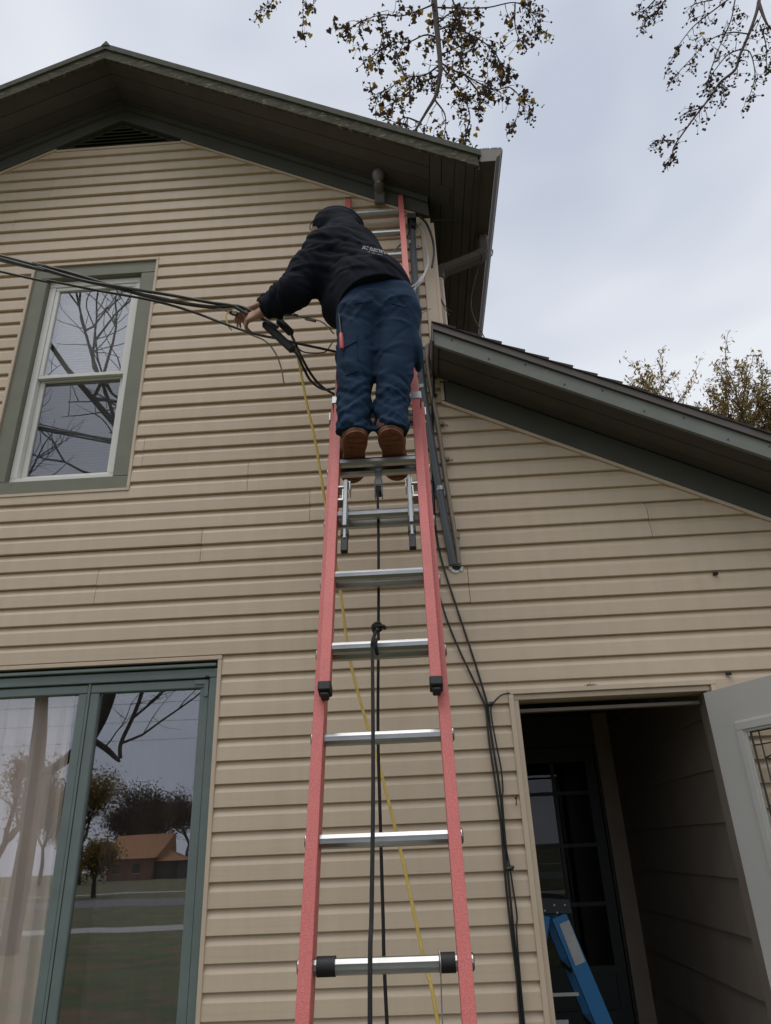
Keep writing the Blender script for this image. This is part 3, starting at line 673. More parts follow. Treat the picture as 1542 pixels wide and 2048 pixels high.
for sg in (-1, 1):
    fl = channel(sg, .160, .195, FT0, FT1, 0, .052).build('rail', M['red_frp'], lad, smooth=False, bevel=.0012)
    fl['label'] = 'upper section rail'
    m = MB(); lbox(m, sg * .156, sg * .198, FT0 - .030, FT0 + .003, -.050, .003); lbox(m, sg * .164, sg * .190, FT0 - .045, FT0 - .0301, -.045, -.006); m.build('rail_cap', M['rubber'], fl, bevel=.004)
    m = MB(); lbox(m, sg * .158, sg * .197, FT1 - .002, FT1 + .014, -.054, .002); m.build('rail_cap', M['rubber'], fl, bevel=.003)
    bs = channel(sg, .181, .216, BT0, BT1, -.0535, .075).build('rail', M['red_frp'], lad, smooth=False, bevel=.0012)
    bs['label'] = 'lower section rail'
    m = MB(); lbox(m, sg * .157, sg * .206, BT1 - .045, BT1 + .004, .001, .004); lbox(m, sg * .1985, sg * .206, BT1 - .045, BT1 + .004, -.06, .0009); m.build('rail_guide', M['steel'], bs, bevel=.001)
    m = MB(); lbox(m, sg * .2165, sg * .224, BT1 - .10, BT1 - .045, -.125, -.05); m.build('rail_guide', M['steel'], bs, bevel=.001)
    m = MB(); lbox(m, sg * .17, sg * .226, BT0 - .03, BT0 + .10, -.135, -.128); m.build('foot_plate', M['steel'], bs)
    m = MB(); m.obox(L(sg * .2, BT0, -.09) + Vector((0, 0, -.022)), Vector((1, 0, 0)), Vector((0, 1, 0)), Vector((0, 0, 1)), .035, .06, .014); m.build('foot', M['rubber'], bs)
def rung_mesh(half):
    """ribbed, flat-topped round rung along x"""
    vs = []; prof = []
    for i in range(20):
        a = 2 * math.pi * i / 20; r = .0203 * (1 + (.035 if i % 2 else -.02)); y, z = math.cos(a) * r, math.sin(a) * r
        z = min(z, .0165); prof.append((y, z))
    for x in (-half, half): vs += [(x, y, z) for y, z in prof]
    fs = [tuple(range(20)), tuple(range(39, 19, -1))] + [(i, (i + 1) % 20, 20 + (i + 1) % 20, 20 + i) for i in range(20)]
    return MB().add(vs, fs)
ROT = Matrix((LR, Vector((0, 1, 0)), LR.cross(Vector((0, 1, 0))))).transposed().to_4x4()
def place_rungs(half, ts, q, plate):
    base = None; pbase = {}
    for t in ts:
        if base is None: base = rung_mesh(half).build('rung', M['alu'], lad, smooth=False); o = base
        else: o = base.copy(); link(o, lad)
        o.matrix_parent_inverse = LOC[lad.name].inverted(); o.matrix_basis = Matrix.Translation(L(0, t, q)) @ ROT
        for sg in ((-1, 1) if plate else ()):
            if plate not in pbase:
                pb_ = MB().tube([(-.0005, 0, 0), (plate - half - .004, 0, 0), (plate - half - .001, 0, 0)], [.021, .021, .015], 14).build('rung_ferrule', M['alu'], o, smooth=False); pbase[plate] = pb_; c_ = pb_
            else:
                c_ = pbase[plate].copy(); COL.objects.link(c_); c_.parent = o
            c_.matrix_parent_inverse = Matrix(); c_.matrix_basis = Matrix.Translation((sg * (half + .005), 0, 0)) @ (Matrix() if sg > 0 else Matrix.Rotation(math.pi, 4, 'Z'))
place_rungs(.1595, [.093 + .3055 * k for k in range(12)], -.026, 0)
place_rungs(.1805, [-.806 + .3048 * j for j in range(-4, 8)], -.092, .2195)
# black tape wraps on the bottom visible rung
TB = -.806
for s0, s1 in ((-.1735, -.126), (.135, .176)):
    MB().tube([L(s0, TB, -.092), L(s1, TB, -.092)], .0232, 16).build('tape_wrap', M['rubber'], lad)
# rung locks of the upper section
for sg in (-1, 1):
    s_ = sg * .128
    m = MB()
    for (a, b, c_, d_, q0, q1) in ((.160, .135, .845, .853, -.05, -.004), (.139, .135, .853, .872, -.05, -.004), (.139, .112, .872, .878, -.05, -.004), (.116, .112, .828, .872, -.05, -.004), (.160, .139, .772, .780, -.05, -.004), (.143, .139, .780, .828, -.05, -.004), (.143, .122, .828, .834, -.05, -.004)):
        lbox(m, sg * a, sg * b, c_, d_, q0, q1)
    lk = m.build('rung_lock', M['steel'], lad); lk['label'] = 'aluminium rung lock with grey latch'
    m = MB(); lbox(m, s_ - .008, s_ + .008, .615, .868, .0, .016); lbox(m, s_ - .011, s_ + .011, .66, .74, -.045, .001); lbox(m, s_ - .006, s_ + .006, .56, .63, -.012, .006); m.build('latch', M['cast'], lk, bevel=.002)
    m = MB(); lbox(m, s_ - .013, s_ + .013, .50, .60, -.020, .002); lbox(m, s_ - .015, s_ + .015, .575, .605, -.024, .005); m.build('finger', M['rubber'], lk, bevel=.003)
# pulley hanging from the base rung
m = MB(); lbox(m, -.014, .014, .915, 1.012, -.070, -.066); pl = m.build('pulley', M['steel'], lad); pl['label'] = 'small steel rope pulley'
for a in (-.017, .013): 
    m = MB(); lbox(m, a, a + .004, .845, .935, -.085, -.055); m.build('cheek_plate', M['cast'], pl)
MB().tube([L(-.011, .875, -.07), L(.011, .875, -.07)], .024, 14).build('sheave', M['rubber'], pl)

# ------------------------------------------------------------------ ropes and cords on the ladder
def hang(pts): return pts
r1 = PP([(755, 978, -.915), (757, 1080, -.96), (757, 1250, -1.0), (756, 1460, -1.06), (760, 1620, -1.1), (766, 1830, -1.12), (774, 2048, -1.14)])
r1.append(Vector((r1[-1].x + .03, -1.16, .02)))
tag(cable('haul_rope', r1, .0052, M['rope']), 'black haul rope running from the ladder pulley down behind the rungs', 'rope')
r2 = PP([(752, 1262, -1.285), (745, 1284, -1.305), (745, 1310, -1.31), (746, 1460, -1.40), (746, 1620, -1.475), (743, 1830, -1.565), (740, 2048, -1.64)])
r2.append(Vector((r2[-1].x - .02, -1.75, .02)))
ro = thing('tied_rope', (r2[-1].x, r2[-1].y, 0), 'black rope knotted round a rung and hanging in front of the ladder', 'rope')
cable('rope_line', r2, .0056, M['rope'], ro)
kc = L(-.014, .093, -.026)
MB().tube([kc + LN * (math.cos(a) * .0245) + LD * (math.sin(a) * .0245) + LR * (.004 * math.sin(a * .5)) for a in [i * math.pi / 8 for i in range(17)]], .0058, 8).build('rung_loop', M['rope'], ro)
kk = P(754, 1258, -1.28)
kn = MB().tube(spline([kk + Vector((-.006, 0, -.02)), kk + Vector((-.012, -.008, .008)), kk + Vector((.008, -.012, .016)), kk + Vector((.012, .006, .0)), kk + Vector((-.008, .008, -.004)), kk + Vector((-.004, -.012, .006)), kk + Vector((.022, -.006, .006)), kk + Vector((.026, -.002, -.004))], 5), .0056, 8)
kn.build('knot', M['rope'], ro)
yc = PP([(588, 680, -.66), (600, 735, -.655), (612, 800, -.65), (630, 880, -.64), (647, 985, -.62), (664, 1080, -.60), (681, 1185, -.58), (700, 1320, -.56), (730, 1435, -.56), (766, 1560, -.58), (803, 1710, -.6), (850, 1930, -.65), (876, 2048, -.68)])
yc.append(Vector((yc[-1].x + .12, -.8, .02)))
tag(cable('yellow_cord', yc, .0062, M['yellow']), 'long yellow cord trailing from the spliced cables down behind the ladder', 'cord')
tcd = PP([(498, 668, -.70), (530, 682, -.70), (550, 705, -.70), (562, 735, -.70), (568, 768, -.70)])
tag(cable('short_cord', tcd, .0038, M['tan_cord']), 'short tan cord end dangling under the spliced cables', 'cord')
wt_ = PP([(879, 1903, -1.42), (881, 1925, -1.44), (882, 1965, -1.43), (885, 2048, -1.42)]); wt_.append(wt_[-1] + Vector((0, .0, -.2)))
tag(cable('hanging_wire', wt_, .0016, M['steel'], n=6), 'thin steel wire hooked over the taped bottom rung', 'wire')

# ------------------------------------------------------------------ service drop cables and splices
YA = -.72
def drop(name, pts, r, mt, label, grp=None, ext=True):
    pts = PP(pts)
    if ext:
        d0 = (pts[0] - pts[1]).normalized(); pts = [pts[0] + d0 * 6 + Vector((0, 0, .7)), pts[0] + d0 * 2.5 + Vector((0, 0, .12))] + pts
    return tag(cable(name, pts, r, mt), label, 'cable', grp)
G = 'overhead service cables'
drop('service_cable', [(0, 512, -.86), (70, 528, -.84), (150, 549, -.82), (250, 580, -.80), (330, 600, -.78), (420, 614, -.75), (470, 612, -.73), (500, 622, -.72), (530, 640, -.715), (556, 655, -.71)], .0098, M['cable_old'], 'thick dark service cable running over the upper window to the splice sleeves')
drop('service_cable', [(0, 517, -.875), (80, 536, -.855), (170, 562, -.835), (260, 577, -.815), (340, 590, -.79), (420, 605, -.76), (462, 611, -.735), (480, 620, -.73), (495, 628, -.725)], .0082, M['cable_old'], 'thinner dark cable twisted along the thick service cable above the window')
drop('service_cable', [(0, 522, -.85), (60, 534, -.845), (140, 556, -.825), (230, 577, -.80), (310, 592, -.785), (400, 613, -.755), (440, 618, -.74), (458, 624, -.73)], .005, M['cast'], 'bare grey messenger wire twisted between the service cables', ext=True)
drop('service_cable', [(0, 543, -.80), (100, 562, -.79), (200, 582, -.78), (300, 600, -.77), (380, 622, -.755), (450, 648, -.745), (510, 668, -.74), (560, 678, -.735), (600, 688, -.70), (665, 702, -.62), (760, 725, -.40)], .0064, M['cable_old'], 'separate thin black cable sagging below the service bundle past the hands')
sl = []
for i, (a_, b_, r_) in enumerate((((528, 646, -.735), (588, 702, -.735), .021), ((556, 640, -.70), (584, 668, -.70), .020))):
    pa, pb = P(*a_), P(*b_); ax = (pb - pa).normalized()
    o = MB().tube([pa, pa + ax * .010, pa + ax * .013, pb - ax * .013, pb - ax * .010, pb], [r_ * .55, r_ * .8, r_, r_, r_ * .85, r_ * .55], 12).build('splice_sleeve', M['rubber'])
    tag(o, ('long black splice sleeve on the service cables below the forearm', 'short black splice sleeve lying behind the long sleeve')[i], 'splice sleeve'); sl.append(o)
for i, (pts, r_, lb) in enumerate((([(582, 668, -.70), (592, 690, -.69), (606, 720, -.66), (622, 748, -.61), (640, 770, -.55), (664, 786, -.48), (690, 796, -.40)], .0066, 'black cable looping from the short sleeve towards the ladder'),
                                   ([(586, 700, -.735), (596, 712, -.72), (608, 738, -.68), (622, 762, -.62), (645, 778, -.54), (668, 777, -.47), (700, 770, -.38)], .0066, 'black cable looping from the long sleeve towards the ladder'),
                                   ([(586, 676, -.69), (600, 700, -.68), (622, 706, -.62), (650, 704, -.55), (660, 692, -.5), (668, 680, -.45)], .0035, 'thin brown wire curling behind the splice sleeves'),
                                   ([(545, 650, -.70), (575, 633, -.65), (620, 638, -.6), (645, 645, -.55), (668, 668, -.5)], .0045, 'bare wire joined by crimps reaching behind the splice sleeves'))):
    tag(cable('spliced_cable', PP(pts), r_, (M['cable'], M['cable'], M['cable_old'], M['bare_wire'])[i]), lb, 'cable')
cr_ = MB()
for (a_, b_) in (((568, 631, -.655), (584, 629, -.64)), ((586, 630, -.64), (596, 632, -.63)), ((610, 637, -.60), (632, 642, -.575))): cr_.tube([P(*a_), P(*b_)], .0085, 8)
bpy_ = cr_.build('crimp', mat('copper_crimp', (.22, .15, .13), .5, metal=.4)); bpy_.parent = bpy.data.objects['spliced_cable.003']

# ------------------------------------------------------------------ conduits and wires on the wall by the corner
cpt = PP([(824, 462, -.055), (830, 560, -.05), (838, 700, -.05), (850, 800, -.05), (866, 905, -.05), (884, 1010, -.048), (897, 1080, -.045), (907, 1130, -.03)])
con = thing('service_conduit', cpt[-1], 'dark grey plastic conduit running down the wall beside the corner post', 'conduit')
MB().tube(spline(cpt, 5), .0215, 14).build('pipe', M['conduit'], con)
def strap(u, v, parent, r_, w=.012):
    c_ = P(u, v, -.05); a = MB().tube([c_ - Vector((0, 0, w)), c_ + Vector((0, 0, w))], r_, 14)
    a.box(c_.x - r_ - .03, c_.x + r_ + .03, -.022, -.017, c_.z - w, c_.z + w); b_ = a.build('pipe_strap', M['steel'], parent)
    for sg in (-1, 1): MB().tube([(c_.x + sg * (r_ + .019), -.026, c_.z), (c_.x + sg * (r_ + .019), -.0222, c_.z)], .005, 8).build('screw', M['cable'], b_)
for (u, v) in ((824, 487), (845, 775), (880, 978)): strap(u, v, con, .0232)
hd = P(823, 440, -.055)
m = MB(); m.tube([hd + Vector((0, 0, -.075)), hd + Vector((0, 0, -.01)), hd + Vector((0, -.004, .012)), hd + Vector((0, -.01, .024))], [.026, .030, .027, .012], 14); m.box(hd.x - .028, hd.x + .030, -.105, -.045, hd.z - .035, hd.z + .008)
m.build('weather_head', M['rubber'], con)
wires = [([(838, 432, -.06), (852, 446, -.08), (864, 475, -.09), (868, 505, -.09), (864, 535, -.085)], .0075, 'cable', 'thick black service wire curving from the weather head over the corner post', 'service_wire'),
         ([(822, 440, -.10), (818, 465, -.13), (808, 482, -.16), (793, 498, -.19), (781, 517, -.20)], .0062, 'cable', 'black wire sticking out of the weather head past the ladder rail', 'service_wire')]
for pts, r_, mt, lb, nm in wires: tag(cable(nm, PP(pts), r_, M[mt]), lb, 'wire')
fray = thing('bare_neutral_wire', P(858, 520, -.06), 'frayed bare aluminium strands looping from the weather head', 'wire')
rf = random.Random(4)
for i in range(7):
    j = lambda s_: rf.uniform(-s_, s_)
    pts = [(833 + j(1), 447 + j(1), -.065), (846 + j(1), 462 + j(2), -.075), (852 + j(1.5), 490 + j(2), -.08), (857 + j(2), 520 + j(2), -.08), (849 + j(2), 545 + j(2), -.085), (838 + j(4), 565 + j(3), -.1), (823 + j(8), 582 + j(6), -.13)]
    cable('strand', PP(pts), .0016, M['bare_wire'], fray, n=5, sub=5)
bcp = PP([(868, 690, -.04), (856, 690, -.05), (853, 705, -.045), (860, 770, -.04), (876, 850, -.04), (896, 985, -.038), (912, 1080, -.036), (918, 1128, -.03)])
bc = thing('painted_conduit', bcp[-1], 'slim beige painted conduit running down beside the grey conduit', 'conduit')
MB().tube(spline(bcp, 6), .0125, 12).build('pipe', M['beige_conduit'], bc)
for (u, v) in ((884, 848), (894, 918)):
    c_ = P(u, v, -.036); b_ = MB().tube([c_ - Vector((0, 0, .008)), c_ + Vector((0, 0, .008))], .0137, 10).box(c_.x + .01, c_.x + .034, -.024, -.019, c_.z - .006, c_.z + .006).build('pipe_strap', M['beige_conduit'], bc)
c_ = P(914, 1072, -.036); MB().tube([c_ - Vector((0, 0, .014)), c_ + Vector((0, 0, .014))], .015, 10).build('coupling', M['beige_conduit'], bc)
# torn hole in the siding where the conduits enter
h_ = P(913, 1133, -.02); rh = random.Random(9)
m = MB(); ring = []
for i in range(18):
    a = 2 * math.pi * i / 18; r_ = .036 * rh.uniform(.7, 1.15); ring.append((h_.x + math.cos(a) * r_, -.0205, h_.z + math.sin(a) * r_ * .95 + .004))
m.add(ring + [(h_.x, -.0195, h_.z)], [(i, (i + 1) % 18, 18) for i in range(18)]); hole = m.build('conduit_hole', M['rubber'], house); hole['label'] = 'ragged dark hole where the conduits enter the wall'
m = MB()
for i in range(6):
    a = math.pi + math.pi * (i + rh.uniform(-.3, .3)) / 6 + .25; c0 = Vector((h_.x + math.cos(a) * .03, -.022, h_.z + math.sin(a) * .028)); s_ = rh.uniform(.006, .012)
    m.obox(c0, Vector((math.cos(a), -.4, math.sin(a))).normalized(), Vector((0, 1, 0)), Vector((-math.sin(a), 0, math.cos(a))), s_, .0012, s_ * .8)
m.build('torn_edge', M['white_wire'], hole)

# black coaxial cables down to the door
coax = [([(866, 660, -.10), (863, 700, -.08), (868, 760, -.05), (866, 850, -.035), (867, 960, -.03), (872, 1060, -.03), (886, 1130, -.03), (915, 1220, -.03), (945, 1310, -.03), (966, 1378, -.03), (975, 1412, -.03), (984, 1480, -.03), (997, 1560, -.03), (1004, 1620, -.03), (1010, 1690, -.03), (1018, 1770, -.03), (1026, 1850, -.03), (1037, 1950, -.03), (1046, 2048, -.03)], .0052, 'black coaxial cable descending from the wing eave to the door side, straightest of the bundle'),
        ([(864, 670, -.11), (858, 710, -.09), (866, 765, -.055), (863, 860, -.042), (866, 1000, -.035), (874, 1160, -.032), (888, 1222, -.03), (912, 1285, -.03), (940, 1345, -.03), (962, 1392, -.03), (972, 1420, -.032), (978, 1480, -.032), (990, 1560, -.032), (1001, 1640, -.033), (1006, 1700, -.033), (1013, 1780, -.033), (1022, 1860, -.033), (1034, 1960, -.033), (1041, 2048, -.033)], .005, 'black coaxial cable bowing away from the bundle below the conduits'),
        ([(1020, 1386, -.028), (1003, 1390, -.032), (990, 1402, -.034), (982, 1416, -.036), (984, 1440, -.036), (993, 1490, -.034), (1002, 1535, -.03), (1006, 1580, -.03), (1005, 1600, -.036), (1012, 1690, -.036), (1019, 1730, -.036), (1025, 1770, -.03), (1034, 1830, -.03), (1033, 1862, -.036), (1040, 1950, -.037), (1049, 2048, -.037)], .0036, 'thin black cable coming round the door trim and joining the bundle')]
for pts, r_, lb in coax:
    q = PP(pts); q.append(Vector((q[-1].x, q[-1].y, .15))); tag(cable('coaxial_cable', q, r_, M['cable']), lb, 'cable')
for i, (u, v, lb) in enumerate(((980, 1409, 'black cable tie round the bundle level with the door top'), (1019, 1738, 'black cable tie low on the cable bundle beside the doorway'), (868, 792, 'small black clip holding the cable below the wing eave'))):
    c_ = P(u, v, -.034); m = MB().tube([c_ + Vector((-.010, 0, 0)), c_ + Vector((.012, -.002, .004)), c_ + Vector((.02, -.003, .010))], [.0105, .0105, .003], 8); tag(m.build('cable_tie', M['cable']), lb, 'cable tie')
# thin wires on the eave
tag(cable('eave_wire', PP([(862, 441, .02), (880, 440, .03), (905, 440, .05), (930, 450, .10), (950, 462, .14), (953, 490, .20)]), .0035, M['soffit']), 'thin painted wire stapled under the right eave above the downspout', 'wire')
tag(cable('eave_wire', [PX(978, 503, .735), PX(985, 500, .735), PX(982, 512, .73), PX(966, 505, .66), PX(950, 560, .60), PX(942, 600, .58), PX(946, 630, .60), PX(962, 662, .66), PX(974, 685, .72)], .0045, M['gutter_lip']), 'pale cable looped over the gutter and hanging down to the wing roof', 'wire')
for i, (pts, lb) in enumerate((([(873, 575, .02), (883, 600, .03), (895, 618, .05), (903, 623, .07)], 'longer loose dark wire end curling beside the corner post'), ([(873, 580, .02), (884, 605, .03), (898, 631, .05)], 'shorter loose dark wire end below the downspout elbow'))):
    tag(cable('loose_wire', PP(pts), .0028, M['cable_old']), lb, 'wire')
za, zb2 = P(840, 628, -.06), P(862, 616, -.10)
tag(MB().tube([za, za.lerp(zb2, .85), zb2], [.0035, .0035, .006], 8).build('white_tie', M['white_wire']), 'short white cable tie end sticking out beside the corner post', 'cable tie')

# flood light under the eave
lp = P(760, 392, -.06); fl_ = thing('eave_light', lp, 'bronze sensor lamp mounted on the frieze above the ladder', 'lamp')
MB().box(lp.x - .038, lp.x + .034, -.075, -.039, lp.z - .07, lp.z + .05).build('mounting_box', M['lamp_bronze'], fl_, bevel=.008)
hc = Vector((lp.x - .002, -.105, lp.z + .055))
MB().tube([hc + Vector((0, .05, -.03)), hc + Vector((0, .02, -.01)), hc, hc + Vector((0, -.012, .01))], [.03, .034, .038, .03], 16).build('lamp_collar', M['lamp_bronze'], fl_)
m = MB(); c2 = hc + Vector((-.002, -.02, .06)); prof = []
m.tube([c2 + Vector((0, .012, -.055)), c2 + Vector((0, .006, -.04)), c2 + Vector((0, 0, -.018)), c2 + Vector((0, -.004, .012)), c2 + Vector((0, -.006, .03)), c2 + Vector((0, -.008, .042))], [.020, .026, .038, .043, .034, .012], 18); m.build('lamp_shade', mat('lamp_grey', (.20, .19, .18), .4), fl_)
MB().tube([hc + Vector((0, -.02, -.01)), hc + Vector((0, -.034, -.006))], [.009, .006], 10).build('sensor_eye', M['white_wire'], fl_)

# small things on the wall
for i, (u, v, lb) in enumerate(((1430, 1148, 'small dark hook fixed to the wing wall well above the door'), (1456, 1348, 'small dark hook on the siding just above the open door'))):
    c_ = P(u, v, -.02); m = MB().box(c_.x - .011, c_.x + .011, -.034, -.017, c_.z - .006, c_.z + .008).box(c_.x - .008, c_.x - .002, -.042, -.0345, c_.z - .010, c_.z + .004).box(c_.x + .003, c_.x + .009, -.042, -.0345, c_.z - .010, c_.z + .004)
    tag(m.build('wall_hook', M['nest'], bevel=.0015), lb, 'hook')
c_ = P(1180, 1371, -.03); m = MB(); rq = random.Random(2)
for i in range(9):
    a = rq.uniform(-.5, .5); m.tube([c_ + Vector((-.025 + i * .006, rq.uniform(-.004, .004), 0)), c_ + Vector((-.018 + i * .006 + rq.uniform(-.008, .008), 0, rq.uniform(.003, .012)))], .0016, 5)
tag(m.build('leaf_litter', M['nest']), 'pinch of dry leaf litter caught on the door head trim', 'litter')
c_ = P(1034, 1600, -.03); m = MB()
m.tube(spline([c_ + Vector((.003, 0, .022)), c_ + Vector((-.002, 0, .005)), c_ + Vector((-.006, 0, -.022))], 5), .0025, 6); m.tube([c_ + Vector((-.004, 0, .012)), c_ + Vector((-.008, 0, .004))], [.005, .003], 6)
tag(m.build('dry_vine', M['nest']), 'dry curled leaf clinging to the door side trim', 'leaf')

# ------------------------------------------------------------------ blue step ladder inside the doorway
SY = .78
st = thing('step_ladder', (.60, SY, PF), 'blue fiberglass step ladder with black cap standing inside the doorway', 'ladder')
ca, cb, cc, ce = P(1081, 1793, SY), P(1136, 1797, SY), P(1147, 1829, SY), P(1082, 1829, SY)
capz = ca.z; m = MB()
m.prism([(ce.x - .02, ce.z), (cc.x, cc.z), (cb.x + .01, cb.z), (ca.x - .01, ca.z)], 'y', SY - .004, SY + .40); cap = m.build('cap', M['black_plastic'], st, bevel=.006)
for (u, v) in ((1108, 1810), (1129, 1810), (1089, 1821), (1114, 1825)):
    c_ = P(u, v, SY); MB().tube([(c_.x, SY - .010, c_.z), (c_.x, SY - .0045, c_.z)], [.004, .007], 10).build('rivet', M['steel'], cap)
def rail2(p0, p1, w_, y0, y1, mt, nm='rail'):
    d_ = (Vector((p1[0], 0, p1[1])) - Vector((p0[0], 0, p0[1]))); d_.normalize(); n_ = Vector((d_.z, 0, -d_.x)); m = MB()
    q = [Vector((p0[0], 0, p0[1])) - n_ * w_ / 2, Vector((p0[0], 0, p0[1])) + n_ * w_ / 2, Vector((p1[0], 0, p1[1])) + n_ * w_ / 2, Vector((p1[0], 0, p1[1])) - n_ * w_ / 2]
    m.prism([(a.x, a.z) for a in q], 'y', y0, y1); return m.build(nm, mt, st, bevel=.002)
f0, f1 = P(1118, 1832, SY), P(1208, 2046, SY); fd = (f1 - f0); k_ = (PF - f0.z) / fd.z; fe = f0 + fd * k_
r0, r1_ = P(1092, 1832, SY), P(1090, 1925, SY)
for (y0, y1) in ((SY, SY + .028), (SY + .40 - .028, SY + .40)):
    fr_ = rail2((f0.x, f0.z), (fe.x, fe.z), .082, y0, y1, M['blue_frp'])
    if y0 == SY:
        d_ = (fe - f0).normalized(); la = f0 + d_ * .03 + Vector((.012, 0, 0)); lb_ = f0 + d_ * .225 + Vector((.006, 0, 0)); n_ = Vector((d_.z, 0, -d_.x))
        MB().hexa([Vector((p.x, y, p.z)) for p in () for y in ()] or [tuple(Vector((q.x, yy, q.z))) for yy in (SY - .003, SY - .0005) for q in (la - n_ * .028, la + n_ * .026, lb_ + n_ * .026, lb_ - n_ * .028)]).build('label_sticker', M['label'], fr_)
    rail2((r0.x, r0.z), (r0.x - .30, PF), .045, y0 + .002, y1 - .002, M['blue_frp'], 'rear_rail')
for i in range(1, 4):
    t_ = i / 4; c_ = f0.lerp(fe, t_)
    MB().box(c_.x - .05, c_.x + .03, SY + .029, SY + .371, c_.z - .012, c_.z + .012).build('tread', M['alu'], st, bevel=.004)
t_ = (r0.z - 1.0) / (r0.z - PF)
MB().box(f0.x - .2, f0.x + .05, SY - .002, SY + .004, .80, .815).build('spreader', M['steel'], st)
bx_ = P(1130, 2040, SY - .1); m = MB().box(bx_.x - .06, bx_.x + .01, SY - .14, SY - .135, bx_.z - .06, bx_.z + .008)
m.build('spreader_bracket', M['steel'], st)
# ------------------------------------------------------------------ signed-distance modelling for soft shapes (person)
class SDF:
    def __init__(s, lo, hi, h):
        s.lo = np.array(lo, float); s.h = h; n = np.ceil((np.array(hi) - s.lo) / h).astype(int) + 1
        s.n = n; s.V = np.full(n, 0.2, np.float32)
        s.ax = [(s.lo[i] + h * np.arange(n[i])).astype(np.float32) for i in range(3)]
    def region(s, lo, hi):
        sl = []
        for i in range(3):
            a = int(max(0, math.floor((lo[i] - s.lo[i]) / s.h))); b = int(min(s.n[i], math.ceil((hi[i] - s.lo[i]) / s.h) + 1)); sl.append(slice(a, max(b, a + 1)))
        X, Y, Z = np.meshgrid(s.ax[0][sl[0]], s.ax[1][sl[1]], s.ax[2][sl[2]], indexing='ij', sparse=True)
        return tuple(sl), X, Y, Z
    def mix(s, sl, d, k, op):
        v = s.V[sl]
        if op == 'add':
            if k > 0:
                hh = np.clip(.5 + .5 * (v - d) / k, 0, 1); s.V[sl] = v * (1 - hh) + d * hh - k * hh * (1 - hh)
            else: s.V[sl] = np.minimum(v, d)
        else:
            if k > 0:
                hh = np.clip(.5 - .5 * (v + d) / k, 0, 1); s.V[sl] = v * (1 - hh) + (-d) * hh + k * hh * (1 - hh)
            else: s.V[sl] = np.maximum(v, -d)
    def cone(s, a, b, ra, rb, k=.02, op='add', flat=None):
        a, b = np.array(a, float), np.array(b, float); mg = max(ra, rb) + .06 + k
        sl, X, Y, Z = s.region(np.minimum(a, b) - mg, np.maximum(a, b) + mg)
        ab = b - a; L2 = max((ab ** 2).sum(), 1e-9)
        px, py, pz = X - a[0], Y - a[1], Z - a[2]
        t = np.clip((px * ab[0] + py * ab[1] + pz * ab[2]) / L2, 0, 1)
        dx, dy, dz = px - t * ab[0], py - t * ab[1], pz - t * ab[2]
        if flat is not None:
            fx = flat[0]; dd_ = (dx * fx[0] + dy * fx[1] + dz * fx[2]); e = (1 / flat[1] - 1)
            dx, dy, dz = dx + dd_ * fx[0] * e, dy + dd_ * fx[1] * e, dz + dd_ * fx[2] * e
        d = np.sqrt(dx * dx + dy * dy + dz * dz) - (ra + (rb - ra) * t)
        s.mix(sl, d.astype(np.float32), k, op); return s
    def ell(s, c, r, k=.02, op='add', rot=None):
        c = np.array(c, float); mg = max(r) + .06 + k
        sl, X, Y, Z = s.region(c - mg, c + mg); p = [X - c[0], Y - c[1], Z - c[2]]
        if rot is not None:
            m = np.array(rot); p = [p[0] * m[0][i] + p[1] * m[1][i] + p[2] * m[2][i] for i in range(3)]
        q = np.sqrt((p[0] / r[0]) ** 2 + (p[1] / r[1]) ** 2 + (p[2] / r[2]) ** 2)
        q1 = np.sqrt((p[0] / r[0] ** 2) ** 2 + (p[1] / r[1] ** 2) ** 2 + (p[2] / r[2] ** 2) ** 2)
        d = q * (q - 1) / np.maximum(q1, 1e-6)
        s.mix(sl, d.astype(np.float32), k, op); return s
    def field(s, f):
        X, Y, Z = np.meshgrid(*s.ax, indexing='ij', sparse=True); s.V += f(X, Y, Z).astype(np.float32); return s
    def gabor(s, ks):
        """creases: local wave packets"""
        for c, d, lam, s1, s2, am in ks:
            if lam > 0: am *= .6
            d = Vector(d).normalized(); mg = 2.2 * max(s1, s2); c = np.array(c[:])
            sl, X, Y, Z = s.region(c - mg, c + mg); px, py, pz = X - c[0], Y - c[1], Z - c[2]
            w_ = px * d[0] + py * d[1] + pz * d[2]; r2 = px * px + py * py + pz * pz - w_ * w_
            if lam == 0:      # one narrow crease
                s.V[sl] -= (am * np.exp(-(w_ / s1) ** 2 - r2 / (2 * s2 * s2))).astype(np.float32); continue
            s.V[sl] -= (am * np.cos(2 * np.pi * w_ / lam) * np.exp(-w_ * w_ / (2 * s1 * s1) - r2 / (2 * s2 * s2))).astype(np.float32)
        return s
    def half(s, p, n):
        """cut away the side the normal points to"""
        X, Y, Z = np.meshgrid(*s.ax, indexing='ij', sparse=True); n = np.array(n, float); n /= np.linalg.norm(n)
        s.V = np.maximum(s.V, ((X - p[0]) * n[0] + (Y - p[1]) * n[1] + (Z - p[2]) * n[2]).astype(np.float32)); return s
    def mesh(s):
        V = s.V; n = V.shape; sg = V < 0
        V8 = [V[i:n[0] - 1 + i, j:n[1] - 1 + j, k:n[2] - 1 + k] for i in (0, 1) for j in (0, 1) for k in (0, 1)]
        S8 = [sg[i:n[0] - 1 + i, j:n[1] - 1 + j, k:n[2] - 1 + k] for i in (0, 1) for j in (0, 1) for k in (0, 1)]
        cnt = sum(x.astype(np.int8) for x in S8); act = (cnt > 0) & (cnt < 8)
        idx = -np.ones(act.shape, np.int64); cells = np.argwhere(act); idx[act] = np.arange(len(cells))
        vals = np.stack([x[act] for x in V8], 1); off = np.array([(i, j, k) for i in (0, 1) for j in (0, 1) for k in (0, 1)], float)
        acc = np.zeros((len(cells), 3)); num = np.zeros(len(cells))
